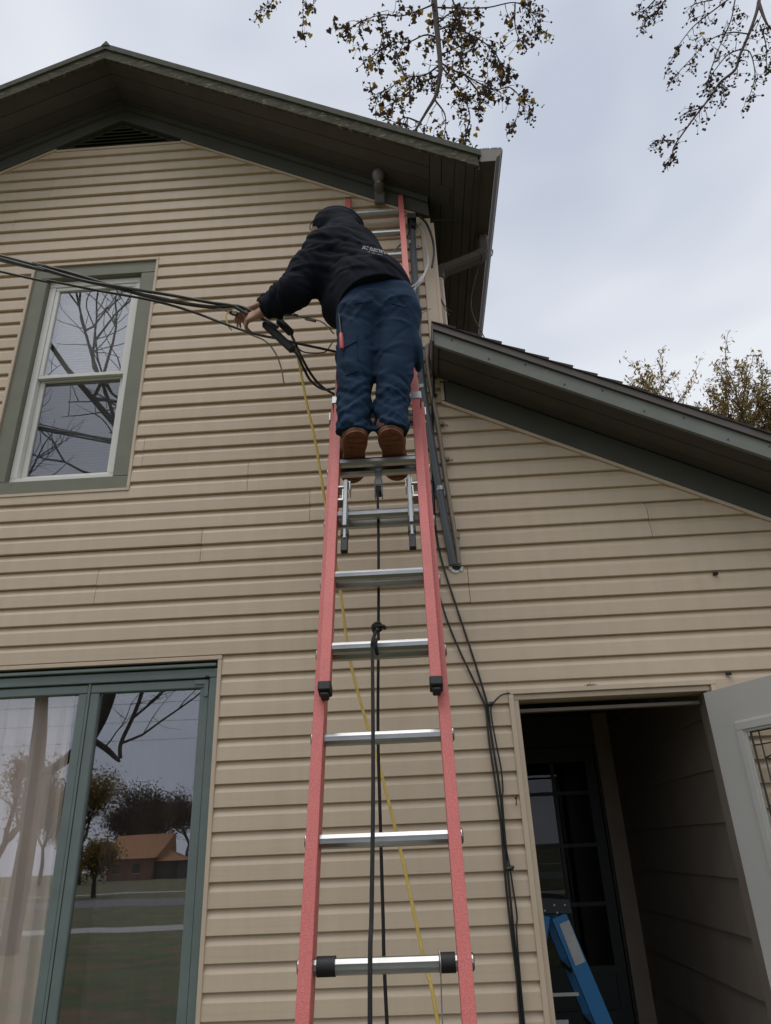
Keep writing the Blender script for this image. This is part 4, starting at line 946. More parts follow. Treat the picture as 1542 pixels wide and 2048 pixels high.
        for a in range(8):
            for b in range(a + 1, 8):
                if np.abs(off[a] - off[b]).sum() != 1: continue
                va, vb = vals[:, a], vals[:, b]; c = (va < 0) != (vb < 0); t = np.where(c, va / np.where(c, va - vb, 1), 0)
                acc[c] += off[a] + (off[b] - off[a]) * t[c, None]; num[c] += 1
        verts = s.lo + s.h * (cells + acc / num[:, None])
        faces = []
        for axn in range(3):
            o1, o2 = [(1, 2), (2, 0), (0, 1)][axn]
            sl0 = [slice(1, n[i] - 1) for i in range(3)]; sl1 = list(sl0); sl0[axn] = slice(0, n[axn] - 1); sl1[axn] = slice(1, n[axn])
            A, B = sg[tuple(sl0)], sg[tuple(sl1)]; ch = np.argwhere(A != B); dirn = A[tuple(ch.T)]
            base = ch.copy().astype(int)
            for i in range(3):
                if i != axn: base[:, i] += 1
            def cell(d1, d2):
                q = base.copy(); q[:, o1] -= d1; q[:, o2] -= d2; return idx[q[:, 0], q[:, 1], q[:, 2]]
            f = np.stack([cell(1, 1), cell(0, 1), cell(0, 0), cell(1, 0)], 1); f[~dirn] = f[~dirn][:, ::-1]; faces.append(f)
        f = np.concatenate(faces); f = f[(f >= 0).all(1)]
        return verts, f
    def build(s, name, m, parent):
        v, f = s.mesh(); me = bpy.data.meshes.new(name); me.from_pydata(v.tolist(), [], f.tolist()); me.validate()
        me.materials.append(m)
        for p in me.polygons: p.use_smooth = True
        o = bpy.data.objects.new(name, me); link(o, parent); return o
def T(v): return np.array(v[:])

RZ = L(0, .093 + .3055 * 3, -.026).z + .021                 # top of the rung he stands on
FXL, FXR = -.212, -.046
per = thing('person', (-.12, -.95, RZ), 'person in dark hoodie, navy work trousers and brown boots standing on the red ladder', 'person')
# joints, from the photograph, at their own depths
kneeL, kneeR = P(711, 772, -.955), P(790, 766, -.955)
hipL, hipR = P(722, 655, -.90), P(796, 645, -.90)
pelv = P(756, 632, -.885); waist = P(742, 588, -.86); chest = P(698, 520, -.78); neckb = P(680, 484, -.74)
head = P(660, 464, -.70)
shL, shR = P(650, 505, -.82), P(720, 503, -.66)
elL, elR = P(588, 583, -.86), P(600, 578, -.66)
wrL, wrR = P(531, 622, -.80), P(524, 611, -.68)
haL = P(482, 642, -.75)
def n3(v): v = Vector(v); return v.normalized()

# body: head, neck, torso, arms and hands as one skin
face_d = n3((-.90, .02, -.40)); head_up = n3(Vector((-.25, .15, .95)) - face_d * Vector((-.25, .15, .95)).dot(face_d)); head_s = face_d.cross(head_up)
B = SDF((-.98, -1.06, 3.62), (.16, -.46, 4.92), .0048)
B.ell(head, (.092, .073, .112), .02, rot=np.array([face_d[:], head_s[:], head_up[:]]).T)
jaw = head + face_d * .045 - head_up * .065
B.cone(head - head_up * .02 + face_d * .02, jaw, .068, .042, .02)
B.cone(head + face_d * .088 + head_up * .01, head + face_d * .112 - head_up * .024, .009, .014, .012)        # nose
B.cone(head + face_d * .09 - head_up * .058 - head_s * .018, head + face_d * .09 - head_up * .058 + head_s * .018, .007, .007, .01)   # mouth
for sg in (-1, 1):
    B.ell(head + face_d * .086 + head_s * (.03 * sg) + head_up * .004, (.016, .016, .011), .008, 'sub')
    B.ell(head + face_d * .080 + head_s * (.03 * sg) + head_up * .004, (.011, .011, .011), .003)
    B.ell(head - face_d * .005 + head_s * (.074 * sg) - head_up * .005, (.010, .026, .032), .008)
B.cone(head - head_up * .06 - face_d * .02, neckb, .056, .065, .03)
B.cone(neckb, chest, .08, .12, .05).cone(chest, waist, .12, .12, .05).cone(waist, pelv, .12, .11, .05)
B.cone(neckb, shL, .06, .055, .03).cone(neckb, shR, .06, .055, .03)
for sh, el, wr in ((shL, elL, wrL), (shR, elR, wrR)): B.cone(sh, el, .05, .04, .02).cone(el, wr, .041, .027, .02)
def hand(wr, fwd, back, thumb_side, curls, scale=1.0, spread=1.0):
    """palm, four bent fingers of different length, thumb off the side of the palm"""
    fwd = n3(fwd); back = n3(Vector(back) - fwd * Vector(back).dot(fwd)); side = fwd.cross(back) * thumb_side; S_ = scale
    pm = wr + fwd * .05 * S_
    B.cone(wr, wr + fwd * .03 * S_, .027, .026, .015, flat=(T(back), .8))
    for o_ in (-.028, -.009, .010, .028): B.cone(wr + fwd * .02 * S_ + side * o_ * .55, wr + fwd * .088 * S_ + side * o_, .015, .0125, .010)
    lens = ((.028, (.042, .026, .020)), (.010, (.046, .029, .022)), (-.009, (.043, .027, .021)), (-.027, (.034, .021, .018)))
    for (o_, ln), cu in zip(lens, curls):
        p = wr + fwd * .088 * S_ + side * o_; ang = 0.0; r_ = .0095
        for j, l_ in enumerate(ln):
            ang += cu * (.75, 1.0, .7)[j]; d_ = fwd * math.cos(ang) - back * math.sin(ang) + side * (o_ * 2.0 * spread)
            q = p + d_.normalized() * l_ * S_; B.cone(p, q, r_, r_ - .0012, .0035); p = q; r_ -= .0012
    p = wr + fwd * .028 * S_ + side * .026; q = p + (fwd * .6 + side * .75 - back * .35).normalized() * .040; B.cone(p, q, .0145, .0115, .010)
    q2 = q + (fwd * .85 + side * .25 - back * .6).normalized() * .030; B.cone(q, q2, .011, .010, .004)
    q3 = q2 + (fwd * .8 - back * .6 - side * .1).normalized() * .024; B.cone(q2, q3, .010, .0085, .004)
hand(wrL + (haL - wrL).normalized() * .005, haL - wrL, Vector((-.25, -.8, .3)), 1, (.55, .65, .75, .85))
hand(wrR, P(478, 628, -.66) - wrR, Vector((-.1, -.35, .9)), -1, (.45, .55, .6, .7))
body = B.build('body', M['skin'], per)

# hoodie: torso, raised hood, sleeves
def fold(X, Y, Z, dirs):
    r_ = 0
    for (kx, ky, kz, ph, am, wx) in dirs:
        w_ = kx * X + ky * Y + kz * Z + ph + wx * np.sin(9 * Z + 7 * X) + .8 * np.sin(5 * Y + 13 * X)
        r_ = r_ + am * (1 - np.abs(np.sin(w_))) ** 2
    return r_
Hd = SDF((-.82, -1.14, 3.70), (.24, -.44, 4.98), .0056)
tx = n3(shR - shL)
Hd.cone(neckb + Vector((.0, .0, -.03)), chest, .105, .158, .05).cone(chest, waist, .158, .178, .06).cone(waist, pelv + Vector((-.01, 0, .035)), .178, .180, .04)
Hd.cone(chest + Vector((-.02, 0, .02)), shL, .14, .098, .05).cone(chest + Vector((.0, 0, .04)), shR, .14, .075, .05)
Hd.cone(neckb, shL, .08, .085, .05).cone(neckb, shR, .08, .08, .05)
Hd.cone(shL, elL, .098, .083, .05).cone(elL, wrL, .083, .050, .03)
Hd.cone(shR, elR, .078, .07, .04).cone(elR, wrR, .075, .048, .03)
Hd.cone(elL, elL.lerp(wrL, .6) + Vector((0, 0, -.012)), .06, .058, .04)
Hd.cone(chest + Vector((-.03, -.02, -.12)), shL.lerp(elL, .55), .10, .085, .06)           # loose cloth under the arm
Hd.cone(chest + Vector((-.03, .02, -.05)), P(684, 618, -.80), .13, .10, .06)
hc_ = head - face_d * .028 + head_up * .006
Hd.ell(hc_, (.118, .106, .134), .03, rot=np.array([face_d[:], head_s[:], head_up[:]]).T)
Hd.cone(hc_ - face_d * .045 - head_up * .02, neckb + Vector((.03, -.04, .0)), .098, .085, .04)
Hd.cone(hc_ - face_d * .09 + head_up * .01, hc_ - face_d * .105 - head_up * .05, .035, .03, .05)
rk = random.Random(5); ks = []
for i in range(44):
    t = rk.random(); c0 = neckb.lerp(waist, t); a_ = rk.uniform(3.3, 6.1) if rk.random() < .75 else rk.uniform(0, 6.28); rr_ = .12 + .06 * t
    c_ = c0 + Vector((math.cos(a_) * rr_, math.sin(a_) * rr_, 0)); ks.append((c_, Vector((rk.gauss(.55, .6), rk.gauss(0, .4), 1)), rk.uniform(.07, .13), rk.uniform(.025, .04), rk.uniform(.07, .15), rk.uniform(.002, .0052)))
for sh, el, wr in ((shL, elL, wrL), (shR, elR, wrR)):
    for i in range(26):
        t = rk.random(); c0 = sh.lerp(el, t * 2) if t < .5 else el.lerp(wr, t * 2 - 1); d0 = (el - sh).normalized() if t < .5 else (wr - el).normalized()
        o_ = Vector((rk.gauss(0, 1), rk.gauss(0, 1), rk.gauss(0, 1))); o_ = (o_ - d0 * o_.dot(d0)).normalized(); ks.append((c0 + o_ * .075, d0 + o_.cross(d0) * rk.uniform(-.7, .7), rk.uniform(.04, .07), rk.uniform(.03, .05), rk.uniform(.05, .09), rk.uniform(.003, .007)))
for i in range(14):
    o_ = Vector((rk.gauss(0, 1), rk.gauss(0, 1), rk.gauss(0, 1))).normalized(); ks.append((hc_ + o_ * .11, Vector((rk.gauss(.5, .4), rk.gauss(0, .4), 1)), rk.uniform(.05, .08), .04, .09, rk.uniform(.003, .006)))
for i in range(70):
    t = rk.random(); c0 = neckb.lerp(waist, t); a_ = rk.uniform(3.2, 6.2); rr_ = .125 + .055 * t
    c_ = c0 + Vector((math.cos(a_) * rr_, math.sin(a_) * rr_, 0)); ks.append((c_, Vector((rk.gauss(.7, .5), rk.gauss(0, .3), 1)), 0, rk.uniform(.008, .014), rk.uniform(.03, .08), rk.choice((-1, 1)) * rk.uniform(.003, .007)))
for sh, el, wr in ((shL, elL, wrL), (shR, elR, wrR)):
    for i in range(40):
        t = rk.random(); c0 = sh.lerp(el, t * 2) if t < .5 else el.lerp(wr, t * 2 - 1); d0 = (el - sh).normalized() if t < .5 else (wr - el).normalized()
        o_ = Vector((rk.gauss(0, 1), rk.gauss(-.7, 1), rk.gauss(0, 1))); o_ = (o_ - d0 * o_.dot(d0)).normalized(); ks.append((c0 + o_ * (.085 - .03 * t), d0 + o_.cross(d0) * rk.uniform(-1, 1), 0, rk.uniform(.008, .013), rk.uniform(.025, .06), rk.choice((-1, 1)) * rk.uniform(.004, .0075)))
Hd.gabor(ks)
Hd.ell(head + face_d * .115 - head_up * .012, (.085, .072, .092), .012, 'sub', rot=np.array([face_d[:], head_s[:], head_up[:]]).T)   # face opening
hem = pelv + Vector((.0, 0, .058)); Hd.half(hem, (.22, -.20, -1))
wl, wrn = n3(wrL - elL), n3(wrR - elR)
for w_, d_ in ((wrL, wl), (wrR, wrn)): Hd.cone(w_ + d_ * .030, w_ + d_ * .16, .066, .09, 0, 'sub')
hood = Hd.build('hoodie', M['hoodie'], per)
# ribbed cuffs
for w_, d_ in ((wrL, wl), (wrR, wrn)):
    MB().tube([w_ - d_ * .045, w_ - d_ * .03, w_ + d_ * .004, w_ + d_ * .012], [.046, .048, .044, .036], 18).build('cuff', M['hoodie'], hood)

# trousers
ankL, ankR = Vector((FXL + .010, -.985, RZ + .085)), Vector((FXR + .004, -.985, RZ + .085))
Tr = SDF((-.42, -1.22, RZ + .0), (.24, -.62, 4.12), .0052)
Tr.cone(pelv + Vector((-.045, .01, .08)), pelv + Vector((.05, .01, .08)), .135, .135, .03)
Tr.cone(pelv + Vector((-.055, -.012, -.02)), pelv + Vector((.06, -.012, -.01)), .138, .138, .04)
for hp, kn_, an, sg in ((hipL, kneeL, ankL, -1), (hipR, kneeR, ankR, 1)):
    Tr.cone(hp + Vector((0, -.02, .02)), kn_ + Vector((0, 0, .05)), .106, .081, .03)
    Tr.cone(kn_ + Vector((0, 0, .06)), an + Vector((0, .012, .06)), .080, .067, .012)
    Tr.cone(an + Vector((0, .012, .07)), an + Vector((0, -.010, -.10)), .067, .067, .012)
    Tr.ell(hp + Vector((sg * .080, -.01, -.19)), (.026, .075, .09), .02)                 # cargo pocket
rk = random.Random(14); ks = []
for hp, kn_, an in ((hipL, kneeL, ankL), (hipR, kneeR, ankR)):
    for i in range(34):
        t = rk.random() ** 1.9; ax_ = an.lerp(kn_, t * 2) if t < .5 else kn_.lerp(hp, t * 2 - 1); a_ = rk.uniform(0, 6.28); rr_ = .085
        c_ = ax_ + Vector((math.cos(a_) * rr_, math.sin(a_) * rr_, 0)); tl = rk.choice((-1, 1)) * rk.uniform(.35, 1.6); tg = Vector((-math.sin(a_), math.cos(a_), 0))
        ks.append((c_, Vector((0, 0, 1)) + tg * tl, rk.uniform(.05, .10), rk.uniform(.02, .035), rk.uniform(.04, .09), rk.uniform(.003, .006) * (1.3 if t < .25 else .55)))
for i in range(14):
    c_ = pelv + Vector((rk.uniform(-.16, .16), -.13, rk.uniform(-.12, .08))); ks.append((c_, Vector((rk.uniform(-.8, .8), 0, 1)), rk.uniform(.08, .14), .04, .10, .0025))
for an in (ankL, ankR):
    for i in range(16):
        a_ = rk.uniform(3.3, 6.1); c_ = an + Vector((math.cos(a_) * .066, math.sin(a_) * .066, rk.uniform(-.04, .20))); tg = Vector((-math.sin(a_), math.cos(a_), 0))
        ks.append((c_, Vector((0, 0, 1)) + tg * rk.choice((-1, 1)) * rk.uniform(.2, 1.2), rk.uniform(.035, .055), .014, rk.uniform(.03, .06), rk.uniform(.003, .006)))
for hp, kn_, an in ((hipL, kneeL, ankL), (hipR, kneeR, ankR)):
    for i in range(46):
        t = rk.random() ** 1.5; ax_ = an.lerp(kn_, t * 2) if t < .5 else kn_.lerp(hp, t * 2 - 1); a_ = rk.uniform(3.1, 6.3); rr_ = .068 + .03 * t; tg = Vector((-math.sin(a_), math.cos(a_), 0))
        c_ = ax_ + Vector((math.cos(a_) * rr_, math.sin(a_) * rr_, -.06 if t < .15 else 0)); ks.append((c_, Vector((0, 0, 1)) + tg * rk.choice((-1, 1)) * rk.uniform(.25, 1.3), 0, rk.uniform(.007, .012), rk.uniform(.02, .05), rk.choice((-1, 1)) * rk.uniform(.004, .0075)))
for i in range(16):
    c_ = pelv + Vector((rk.uniform(-.17, .17), -.14, rk.uniform(-.16, .05))); ks.append((c_, Vector((rk.uniform(-1.4, 1.4), 0, 1)), 0, rk.uniform(.008, .013), rk.uniform(.03, .07), rk.choice((-1, 1)) * rk.uniform(.003, .006)))
Tr.gabor(ks)
Tr.cone((pelv.x - .006, -1.055, RZ + .30), (pelv.x + .010, -1.045, pelv.z - .02), .010, .005, .02, 'sub')             # line between the legs
for an in (ankL, ankR): Tr.half((0, -1.0, RZ + .052), (0, .05, -1)); break
trs = Tr.build('trousers', M['trousers'], per)
# boots
def boot(fx, yaw, nm):
    mt = Matrix.Translation((fx, -.893, RZ)) @ Matrix.Rotation(yaw, 4, 'Z') @ Matrix.Rotation(R(-9), 4, 'X') @ Matrix.Diagonal((1.12, 1.05, 1.05, 1))
    b = SDF((-.075, -.165, .012), (.075, .20, .19), .0052)
    b.cone((0, -.10, .055), (0, -.085, .16), .047, .047, .02); b.cone((0, -.10, .05), (0, -.02, .06), .044, .046, .03)
    b.cone((0, -.02, .065), (.004, .10, .045), .046, .044, .03); b.ell((.005, .115, .038), (.050, .060, .034), .02)
    b.half((0, 0, .0145), (0, 0, -1)); b.half((0, 0, .115), (0, 0, 1))
    o = b.build(nm, M['boot'], per); o.matrix_parent_inverse = LOC[per.name].inverted(); o.matrix_basis = mt
    ol = []
    for i in range(40):
        a = 2 * math.pi * i / 40; y = -.155 + (.345) * (1 - math.cos(a)) / 2 if False else None
    ts_ = [0, .006, .02, .04, .065, .095, .13] + [.17 + .83 * i / 16 for i in range(14)] + [.93, .97, .99, 1.0]
    def hw(t): return (.0445 + .006 * math.sin(math.pi * min(1, max(0, (t - .45) / .55))) - .006 * math.exp(-((t - .42) / .14) ** 2)) * min(1, math.sqrt(max(0, 1 - (1 - t / .17) ** 2)) if t < .17 else 1) * (math.sqrt(max(0, 1 - ((t - .80) / .2) ** 2)) if t > .80 else 1)
    ol = [(hw(t) + .004 * t, -.152 + .335 * t) for t in ts_] + [(-hw(t) + .004 * t, -.152 + .335 * t) for t in reversed(ts_[1:-1])]
    sl_ = MB().prism(ol, 'z', .003, .018).build('sole', M['sole'], o, bevel=.0)
    for i in range(11):
        t = .05 + i * .088
        if .36 < t < .50: continue
        w_ = hw(t) - .011; y = -.152 + .335 * t
        for sg in (-1, 1):
            x0, x1 = sg * .004 + .004 * t, sg * w_ + .004 * t
            if abs(x1 - x0) < .004: continue
            MB().hexa([(x0, y - .007, -.0005), (x1, y - .005, -.0005), (x1, y + .008, -.0005), (x0, y + .006, -.0005), (x0, y - .007, .004), (x1, y - .005, .004), (x1, y + .008, .004), (x0, y + .006, .004)]).build('tread_lug', M['sole'], sl_)
    wl_ = MB(); n = len(ol); vs = [(x * 1.04, y * 1.015, .0175) for x, y in ol] + [(x * 1.04, y * 1.015, .0225) for x, y in ol]
    wl_.add(vs, [tuple(range(n)), tuple(range(2 * n - 1, n - 1, -1))] + [(i, (i + 1) % n, n + (i + 1) % n, n + i) for i in range(n)]); wl_.build('welt', mat('welt', (.24, .13, .07), .7), o)
    return o
boot(FXL, R(10), 'boot'); boot(FXR, R(-3), 'boot')

# safety glasses pushed up on the forehead
gl_ = thing('safety_glasses', head + face_d * .10, 'safety glasses with pale rims worn by the person under the hood', 'glasses')
gp = head + face_d * .098 + head_up * .030
for sg in (-1, 1):
    c_ = gp + head_s * (.033 * sg) - face_d * .006
    ring = [c_ + head_s * (math.cos(a) * .028) + head_up * (math.sin(a) * .019) - face_d * (.004 * abs(math.cos(a))) for a in [i * math.pi / 8 for i in range(17)]]
    MB().tube(ring, .0028, 6).build('rim', M['white_wire'] if sg < 0 else M['white_wire'], gl_)
    MB().add(ring[:16], [tuple(range(16))]).build('lens', M['glass_old'], gl_)
    MB().tube([c_ + head_s * (.028 * sg), c_ + head_s * (.05 * sg) - face_d * .03, c_ + head_s * (.055 * sg) - face_d * .09], .0028, 6).build('temple_arm', M['rubber'], gl_)

# white lettering on the back of the hoodie, laid on the cloth
bvh = BVHTree.FromPolygons([v.co for v in hood.data.vertices], [p.vertices[:] for p in hood.data.polygons])
def lettering(txt, u0, v0, u1, v1, size, name):
    cu = bpy.data.curves.new(name, 'FONT'); cu.body = txt; cu.size = 1.0; cu.resolution_u = 2
    to = bpy.data.objects.new('tmp', cu); COL.objects.link(to); bpy.context.view_layer.update()
    me = bpy.data.meshes.new_from_object(to.evaluated_get(bpy.context.evaluated_depsgraph_get())); bpy.data.objects.remove(to)
    xs = [v.co.x for v in me.vertices]; wx = max(xs) - min(xs); x0 = min(xs)
    du, dv = u1 - u0, v1 - v0; ln = math.hypot(du, dv)
    for v in me.vertices:
        a = (v.co.x - x0) / wx; b = v.co.y * size
        uu = u0 + du * a + dv / ln * b; vv = v0 + dv * a - du / ln * b
        d_ = (MROT @ Vector(((uu - 771) / F, -(vv - 1024) / F, -1.0))).normalized()
        hit = bvh.ray_cast(CAM, d_)
        v.co = (hit[0] - d_ * .002 + hit[1] * .0015) if hit[0] is not None and hit[2] is not None else P(uu, vv, -.8)
    me.materials.clear(); me.materials.append(M['print'])
    o = bpy.data.objects.new(name, me); link(o, hood); return o
lettering('J&Z ELECTRIC', 724, 497, 772, 509, 8.5, 'lettering')
lettering('-- --- ----', 735, 505, 764, 512, 5.5, 'lettering')
# pockets sewn on the trousers, following the cloth
bvt = BVHTree.FromPolygons([v.co for v in trs.data.vertices], [p.vertices[:] for p in trs.data.polygons])
def patch(quad, off, name):
    n, m_ = 8, 10; vs = []; fs = []
    for layer in (off, .0005):
        for j in range(m_ + 1):
            for i in range(n + 1):
                s_, t_ = i / n, j / m_; uu = (quad[0][0] * (1 - s_) + quad[1][0] * s_) * (1 - t_) + (quad[3][0] * (1 - s_) + quad[2][0] * s_) * t_; vv = (quad[0][1] * (1 - s_) + quad[1][1] * s_) * (1 - t_) + (quad[3][1] * (1 - s_) + quad[2][1] * s_) * t_
                d_ = (MROT @ Vector(((uu - 771) / F, -(vv - 1024) / F, -1.0))).normalized(); hit = bvt.ray_cast(CAM, d_)
                if hit[0] is None: return
                vs.append(hit[0] + hit[1] * layer)
    k = (n + 1) * (m_ + 1)
    for j in range(m_):
        for i in range(n): q = j * (n + 1) + i; fs.append((q, q + 1, q + n + 2, q + n + 1))
    rim = [i for i in range(n + 1)] + [j * (n + 1) + n for j in range(1, m_ + 1)] + [m_ * (n + 1) + i for i in range(n - 1, -1, -1)] + [j * (n + 1) for j in range(m_ - 1, 0, -1)]
    for a, b in zip(rim, rim[1:] + rim[:1]): fs.append((a, b, b + k, a + k))
    return MB().add(vs, fs).build(name, M['trousers'], trs, smooth=True)
patch([(686, 688), (712, 672), (716, 742), (692, 752)], .004, 'cargo_pocket')
patch([(685, 682), (713, 666), (714, 684), (686, 700)], .008, 'pocket_flap')
patch([(708, 602), (744, 598), (745, 604), (709, 608)], .003, 'back_pocket_welt')
patch([(784, 602), (812, 610), (812, 616), (784, 608)], .003, 'back_pocket_welt')
# red handled pliers in the thigh pocket, strap on the cable in the hands
pa, pb = P(681, 652, -1.00), P(684, 698, -1.03)
pl_ = thing('pocket_pliers', pb, 'red handled tool tucked into the trouser thigh pocket', 'tool')
MB().tube([pa.lerp(pb, .35), pa.lerp(pb, .5), pa.lerp(pb, .9), pb], [.009, .0115, .0115, .008], 10).build('handle', M['red_grip'], pl_)
MB().tube([P(678, 628, -.985), pa.lerp(pb, .36)], [.004, .006], 8).build('shank', M['rubber'], pl_)
ye = PP([(458, 622, -.73), (452, 632, -.735), (456, 650, -.735), (463, 660, -.73)])
tag(cable('wire_tag', ye, .0042, M['yellow']), 'yellow loop of tape on the cable end held in the hands', 'tape')
tl_ = thing('cable_connector', P(470, 628, -.70), 'small metal connector held between the hands on the cable', 'connector')
MB().tube([P(459, 624, -.705), P(466, 626, -.70), P(476, 629, -.695)], [.010, .014, .012], 10).build('barrel', M['cable_old'], tl_)
MB().tube([P(465, 623, -.71), P(474, 625, -.705)], .012, 8).build('clamp', M['bare_wire'], tl_)
# ------------------------------------------------------------------ trees
LEAF = [(0, 0), (.20, -.12), (.44, -.10), (.42, .10), (.56, .28), (.42, .38), (.28, .54), (0, .85), (-.28, .54), (-.42, .38), (-.56, .28), (-.42, .10), (-.44, -.10), (-.20, -.12)]
def add_leaf(m, p, size, rg, droop=.6):
    d_ = Vector((rg.gauss(0, .7), rg.gauss(0, .7), rg.gauss(-droop, .5))).normalized(); r_ = d_.orthogonal().normalized()
    r_ = Matrix.Rotation(rg.uniform(0, 6.28), 3, d_) @ r_; n_ = d_.cross(r_); cv = rg.uniform(.2, 1.0)
    vs = [p + r_ * (x * size) + d_ * (y * size) + n_ * (size * (cv * x * x * 1.6 - cv * .5 * y * y)) for x, y in LEAF]
    k = len(LEAF); m.add(vs + [p + d_ * (size * .33)], [(i, (i + 1) % k, k) for i in range(k)])
def add_ball(m, p, r_):
    m.add([p + Vector(q) * r_ for q in ((1, 0, 0), (-1, 0, 0), (0, 1, 0), (0, -1, 0), (0, 0, 1), (0, 0, -1))], [(0, 2, 4), (2, 1, 4), (1, 3, 4), (3, 0, 4), (2, 0, 5), (1, 2, 5), (3, 1, 5), (0, 3, 5)])
# sycamore standing beside the wing: its hanging branches come down into view above the roof
ST = thing('sycamore_tree', (13.5, 7.5, 0), 'sycamore with hanging twigs, dry leaves and seed balls reaching over the roof', 'tree')
YT = 4.6
wood = MB(); lv_d, lv_g, balls = MB(), MB(), MB(); rt = random.Random(21)
trunk = MB().tube(spline([(13.5, 7.5, -.1), (13.3, 7.3, 4), (13.0, 7.0, 9), (12.0, 6.6, 14), (11.0, 6.0, 18)], 6), [.42 - .0085 * i for i in range(25)], 12)
trunk.build('trunk', M['bark'], ST)
topc = P(868, 0, YT)
limb = spline([(12.0, 6.6, 14), (9.5, 5.6, 18.2), (6.5, 5.0, 19.2), (3.5, 4.8, 18.8), (1.6, 4.7, 17.6), topc], 8)
wood.tube(limb, [.20 - .0037 * i for i in range(len(limb))], 8)
top2 = P(1520, -10, YT); limb2 = spline([(9.5, 5.6, 18.2), (8.2, 5.0, 17.6), (7.3, 4.7, 16.8), top2], 6)
wood.tube(limb2, [.10 - .003 * i for i in range(len(limb2))], 7)
top3 = P(560, -60, YT); limb3 = spline([(3.5, 4.8, 18.8), (1.0, 4.8, 19.3), (-1.6, 4.7, 18.6), top3], 6)
wood.tube(limb3, [.09 - .003 * i for i in range(len(limb3))], 7)
main = [[(868, 0), (874, 60), (880, 120), (880, 150), (872, 190), (852, 225), (826, 268)]]
side = [[(869, 8), (835, 22), (800, 32), (760, 30), (720, 45), (690, 62)], [(876, 75), (850, 70), (815, 85), (780, 85), (745, 115)], [(879, 130), (850, 150), (815, 155), (780, 175), (750, 190)],
        [(880, 150), (845, 165), (810, 190), (770, 215)], [(905, 0), (920, 40), (923, 90), (920, 130)], [(873, 15), (920, 16), (975, 15), (1030, 5), (1060, 25), (1080, 60)],
        [(922, 60), (960, 80), (985, 100), (1005, 130)], [(881, 125), (905, 140), (930, 150), (965, 170), (990, 180), (1020, 175), (1040, 200), (1030, 248)], [(881, 130), (900, 155), (925, 190), (940, 235), (925, 280)],
        [(880, 110), (915, 95), (935, 85)], [(876, 45), (905, 25), (940, 30)], [(870, 200), (890, 230), (890, 268)], [(840, 245), (810, 235), (790, 250)], [(760, 28), (765, 70), (752, 120)],
        [(812, 155), (795, 120), (805, 90)], [(985, 100), (1000, 150)], [(930, 150), (960, 190), (960, 210)], [(1030, 8), (1030, 50), (1038, 80)], [(875, 60), (890, 55), (910, 45)]]
mainR = [[(1520, -10), (1513, 25), (1497, 70), (1480, 110), (1470, 140), (1440, 165), (1420, 195), (1385, 240), (1350, 290), (1345, 308)], [(1517, 5), (1530, 40), (1542, 60)]]
sideR = [[(1497, 68), (1460, 65), (1420, 80), (1385, 115), (1352, 150)], [(1470, 0), (1462, 40), (1445, 80), (1430, 115), (1415, 165)], [(1455, 0), (1415, 30), (1385, 55), (1355, 95), (1335, 138)],
         [(1482, 98), (1455, 110), (1430, 140), (1412, 165)], [(1515, 40), (1490, 85)], [(1520, 50), (1532, 90), (1533, 140)], [(1480, 100), (1500, 105), (1510, 150), (1500, 190)],
         [(1330, 0), (1312, 25), (1286, 45)], [(1310, 0), (1295, 15), (1282, 25)], [(1425, 0), (1400, 5), (1385, 10)], [(1350, 282), (1335, 281), (1318, 280)], [(1440, 165), (1452, 175)], [(1405, 215), (1375, 225)]]
side3 = [[(560, -60), (545, 0), (530, 30)], [(600, -40), (606, 10), (605, 60)], [(560, -60), (600, -40)], [(606, 0), (618, 15)]]
def twig(p, d_, ln, rg, gold, depth=0, lsz=.13, lp=.55):
    pts = [p]; q = p.copy(); dd_ = d_.copy(); n = max(3, int(ln / .10))
    for i in range(n):
        dd_ = (dd_ + Vector((rg.gauss(0, .22), rg.gauss(0, .22), rg.gauss(-.10, .16)))).normalized(); q = q + dd_ * (ln / n); pts.append(q)
    wood.tube(pts, [.0075 * (1 - .6 * i / n) for i in range(n + 1)], 4, cap=False)
    for i in range(1, n + 1):
        if rg.random() < lp:
            for _ in range(rg.choice((1, 1, 2))):
                o_ = Vector((rg.gauss(0, .05), rg.gauss(0, .05), rg.gauss(-.03, .05))); add_leaf(lv_g if rg.random() < gold else lv_d, pts[i] + o_, lsz * rg.uniform(.55, 1.1), rg)
        if rg.random() < .55:
            bq = pts[i] + Vector((rg.gauss(0, .06), rg.gauss(0, .06), -rg.uniform(.03, .11))); wood.tube([pts[i], pts[i].lerp(bq, .5) + Vector((0, 0, .01)), bq], .003, 3, cap=False); add_ball(balls, bq, rg.uniform(.020, .027))
        if depth == 0 and rg.random() < .35: twig(pts[i], (dd_ + Vector((rg.gauss(0, .9), rg.gauss(0, .9), rg.gauss(-.2, .7)))).normalized(), ln * rg.uniform(.35, .6), rg, gold, 1, lsz, lp)
def branch(pl, r0, r1, dens, gold, ln, yj=.5, lsz=.105, lp=.55):
    y0 = YT + rt.uniform(-yj, yj) * .2
    pts = spline([P(u, v, y0 + rt.uniform(-.05, .05)) for u, v in pl], 5); n = len(pts)
    wood.tube(pts, [r0 + (r1 - r0) * i / (n - 1) for i in range(n)], 6, cap=False)
    for i in range(1, n):
        if rt.random() < dens * (.5 + .8 * i / n):
            t_ = (pts[i] - pts[i - 1]).normalized(); twig(pts[i], (t_ * .6 + Vector((rt.gauss(0, .7), rt.gauss(0, .7), rt.gauss(0, .6)))).normalized(), ln * rt.uniform(.5, 1.2), rt, gold, 0, lsz, lp)
    if dens: twig(pts[-1], (pts[-1] - pts[-2]).normalized(), ln * .5, rt, gold, 1, lsz, lp)
for b_ in main: branch(b_, .062, .016, .10, .3, .30)
for b_ in side: branch(b_, .017, .006, .80, .24, .33)
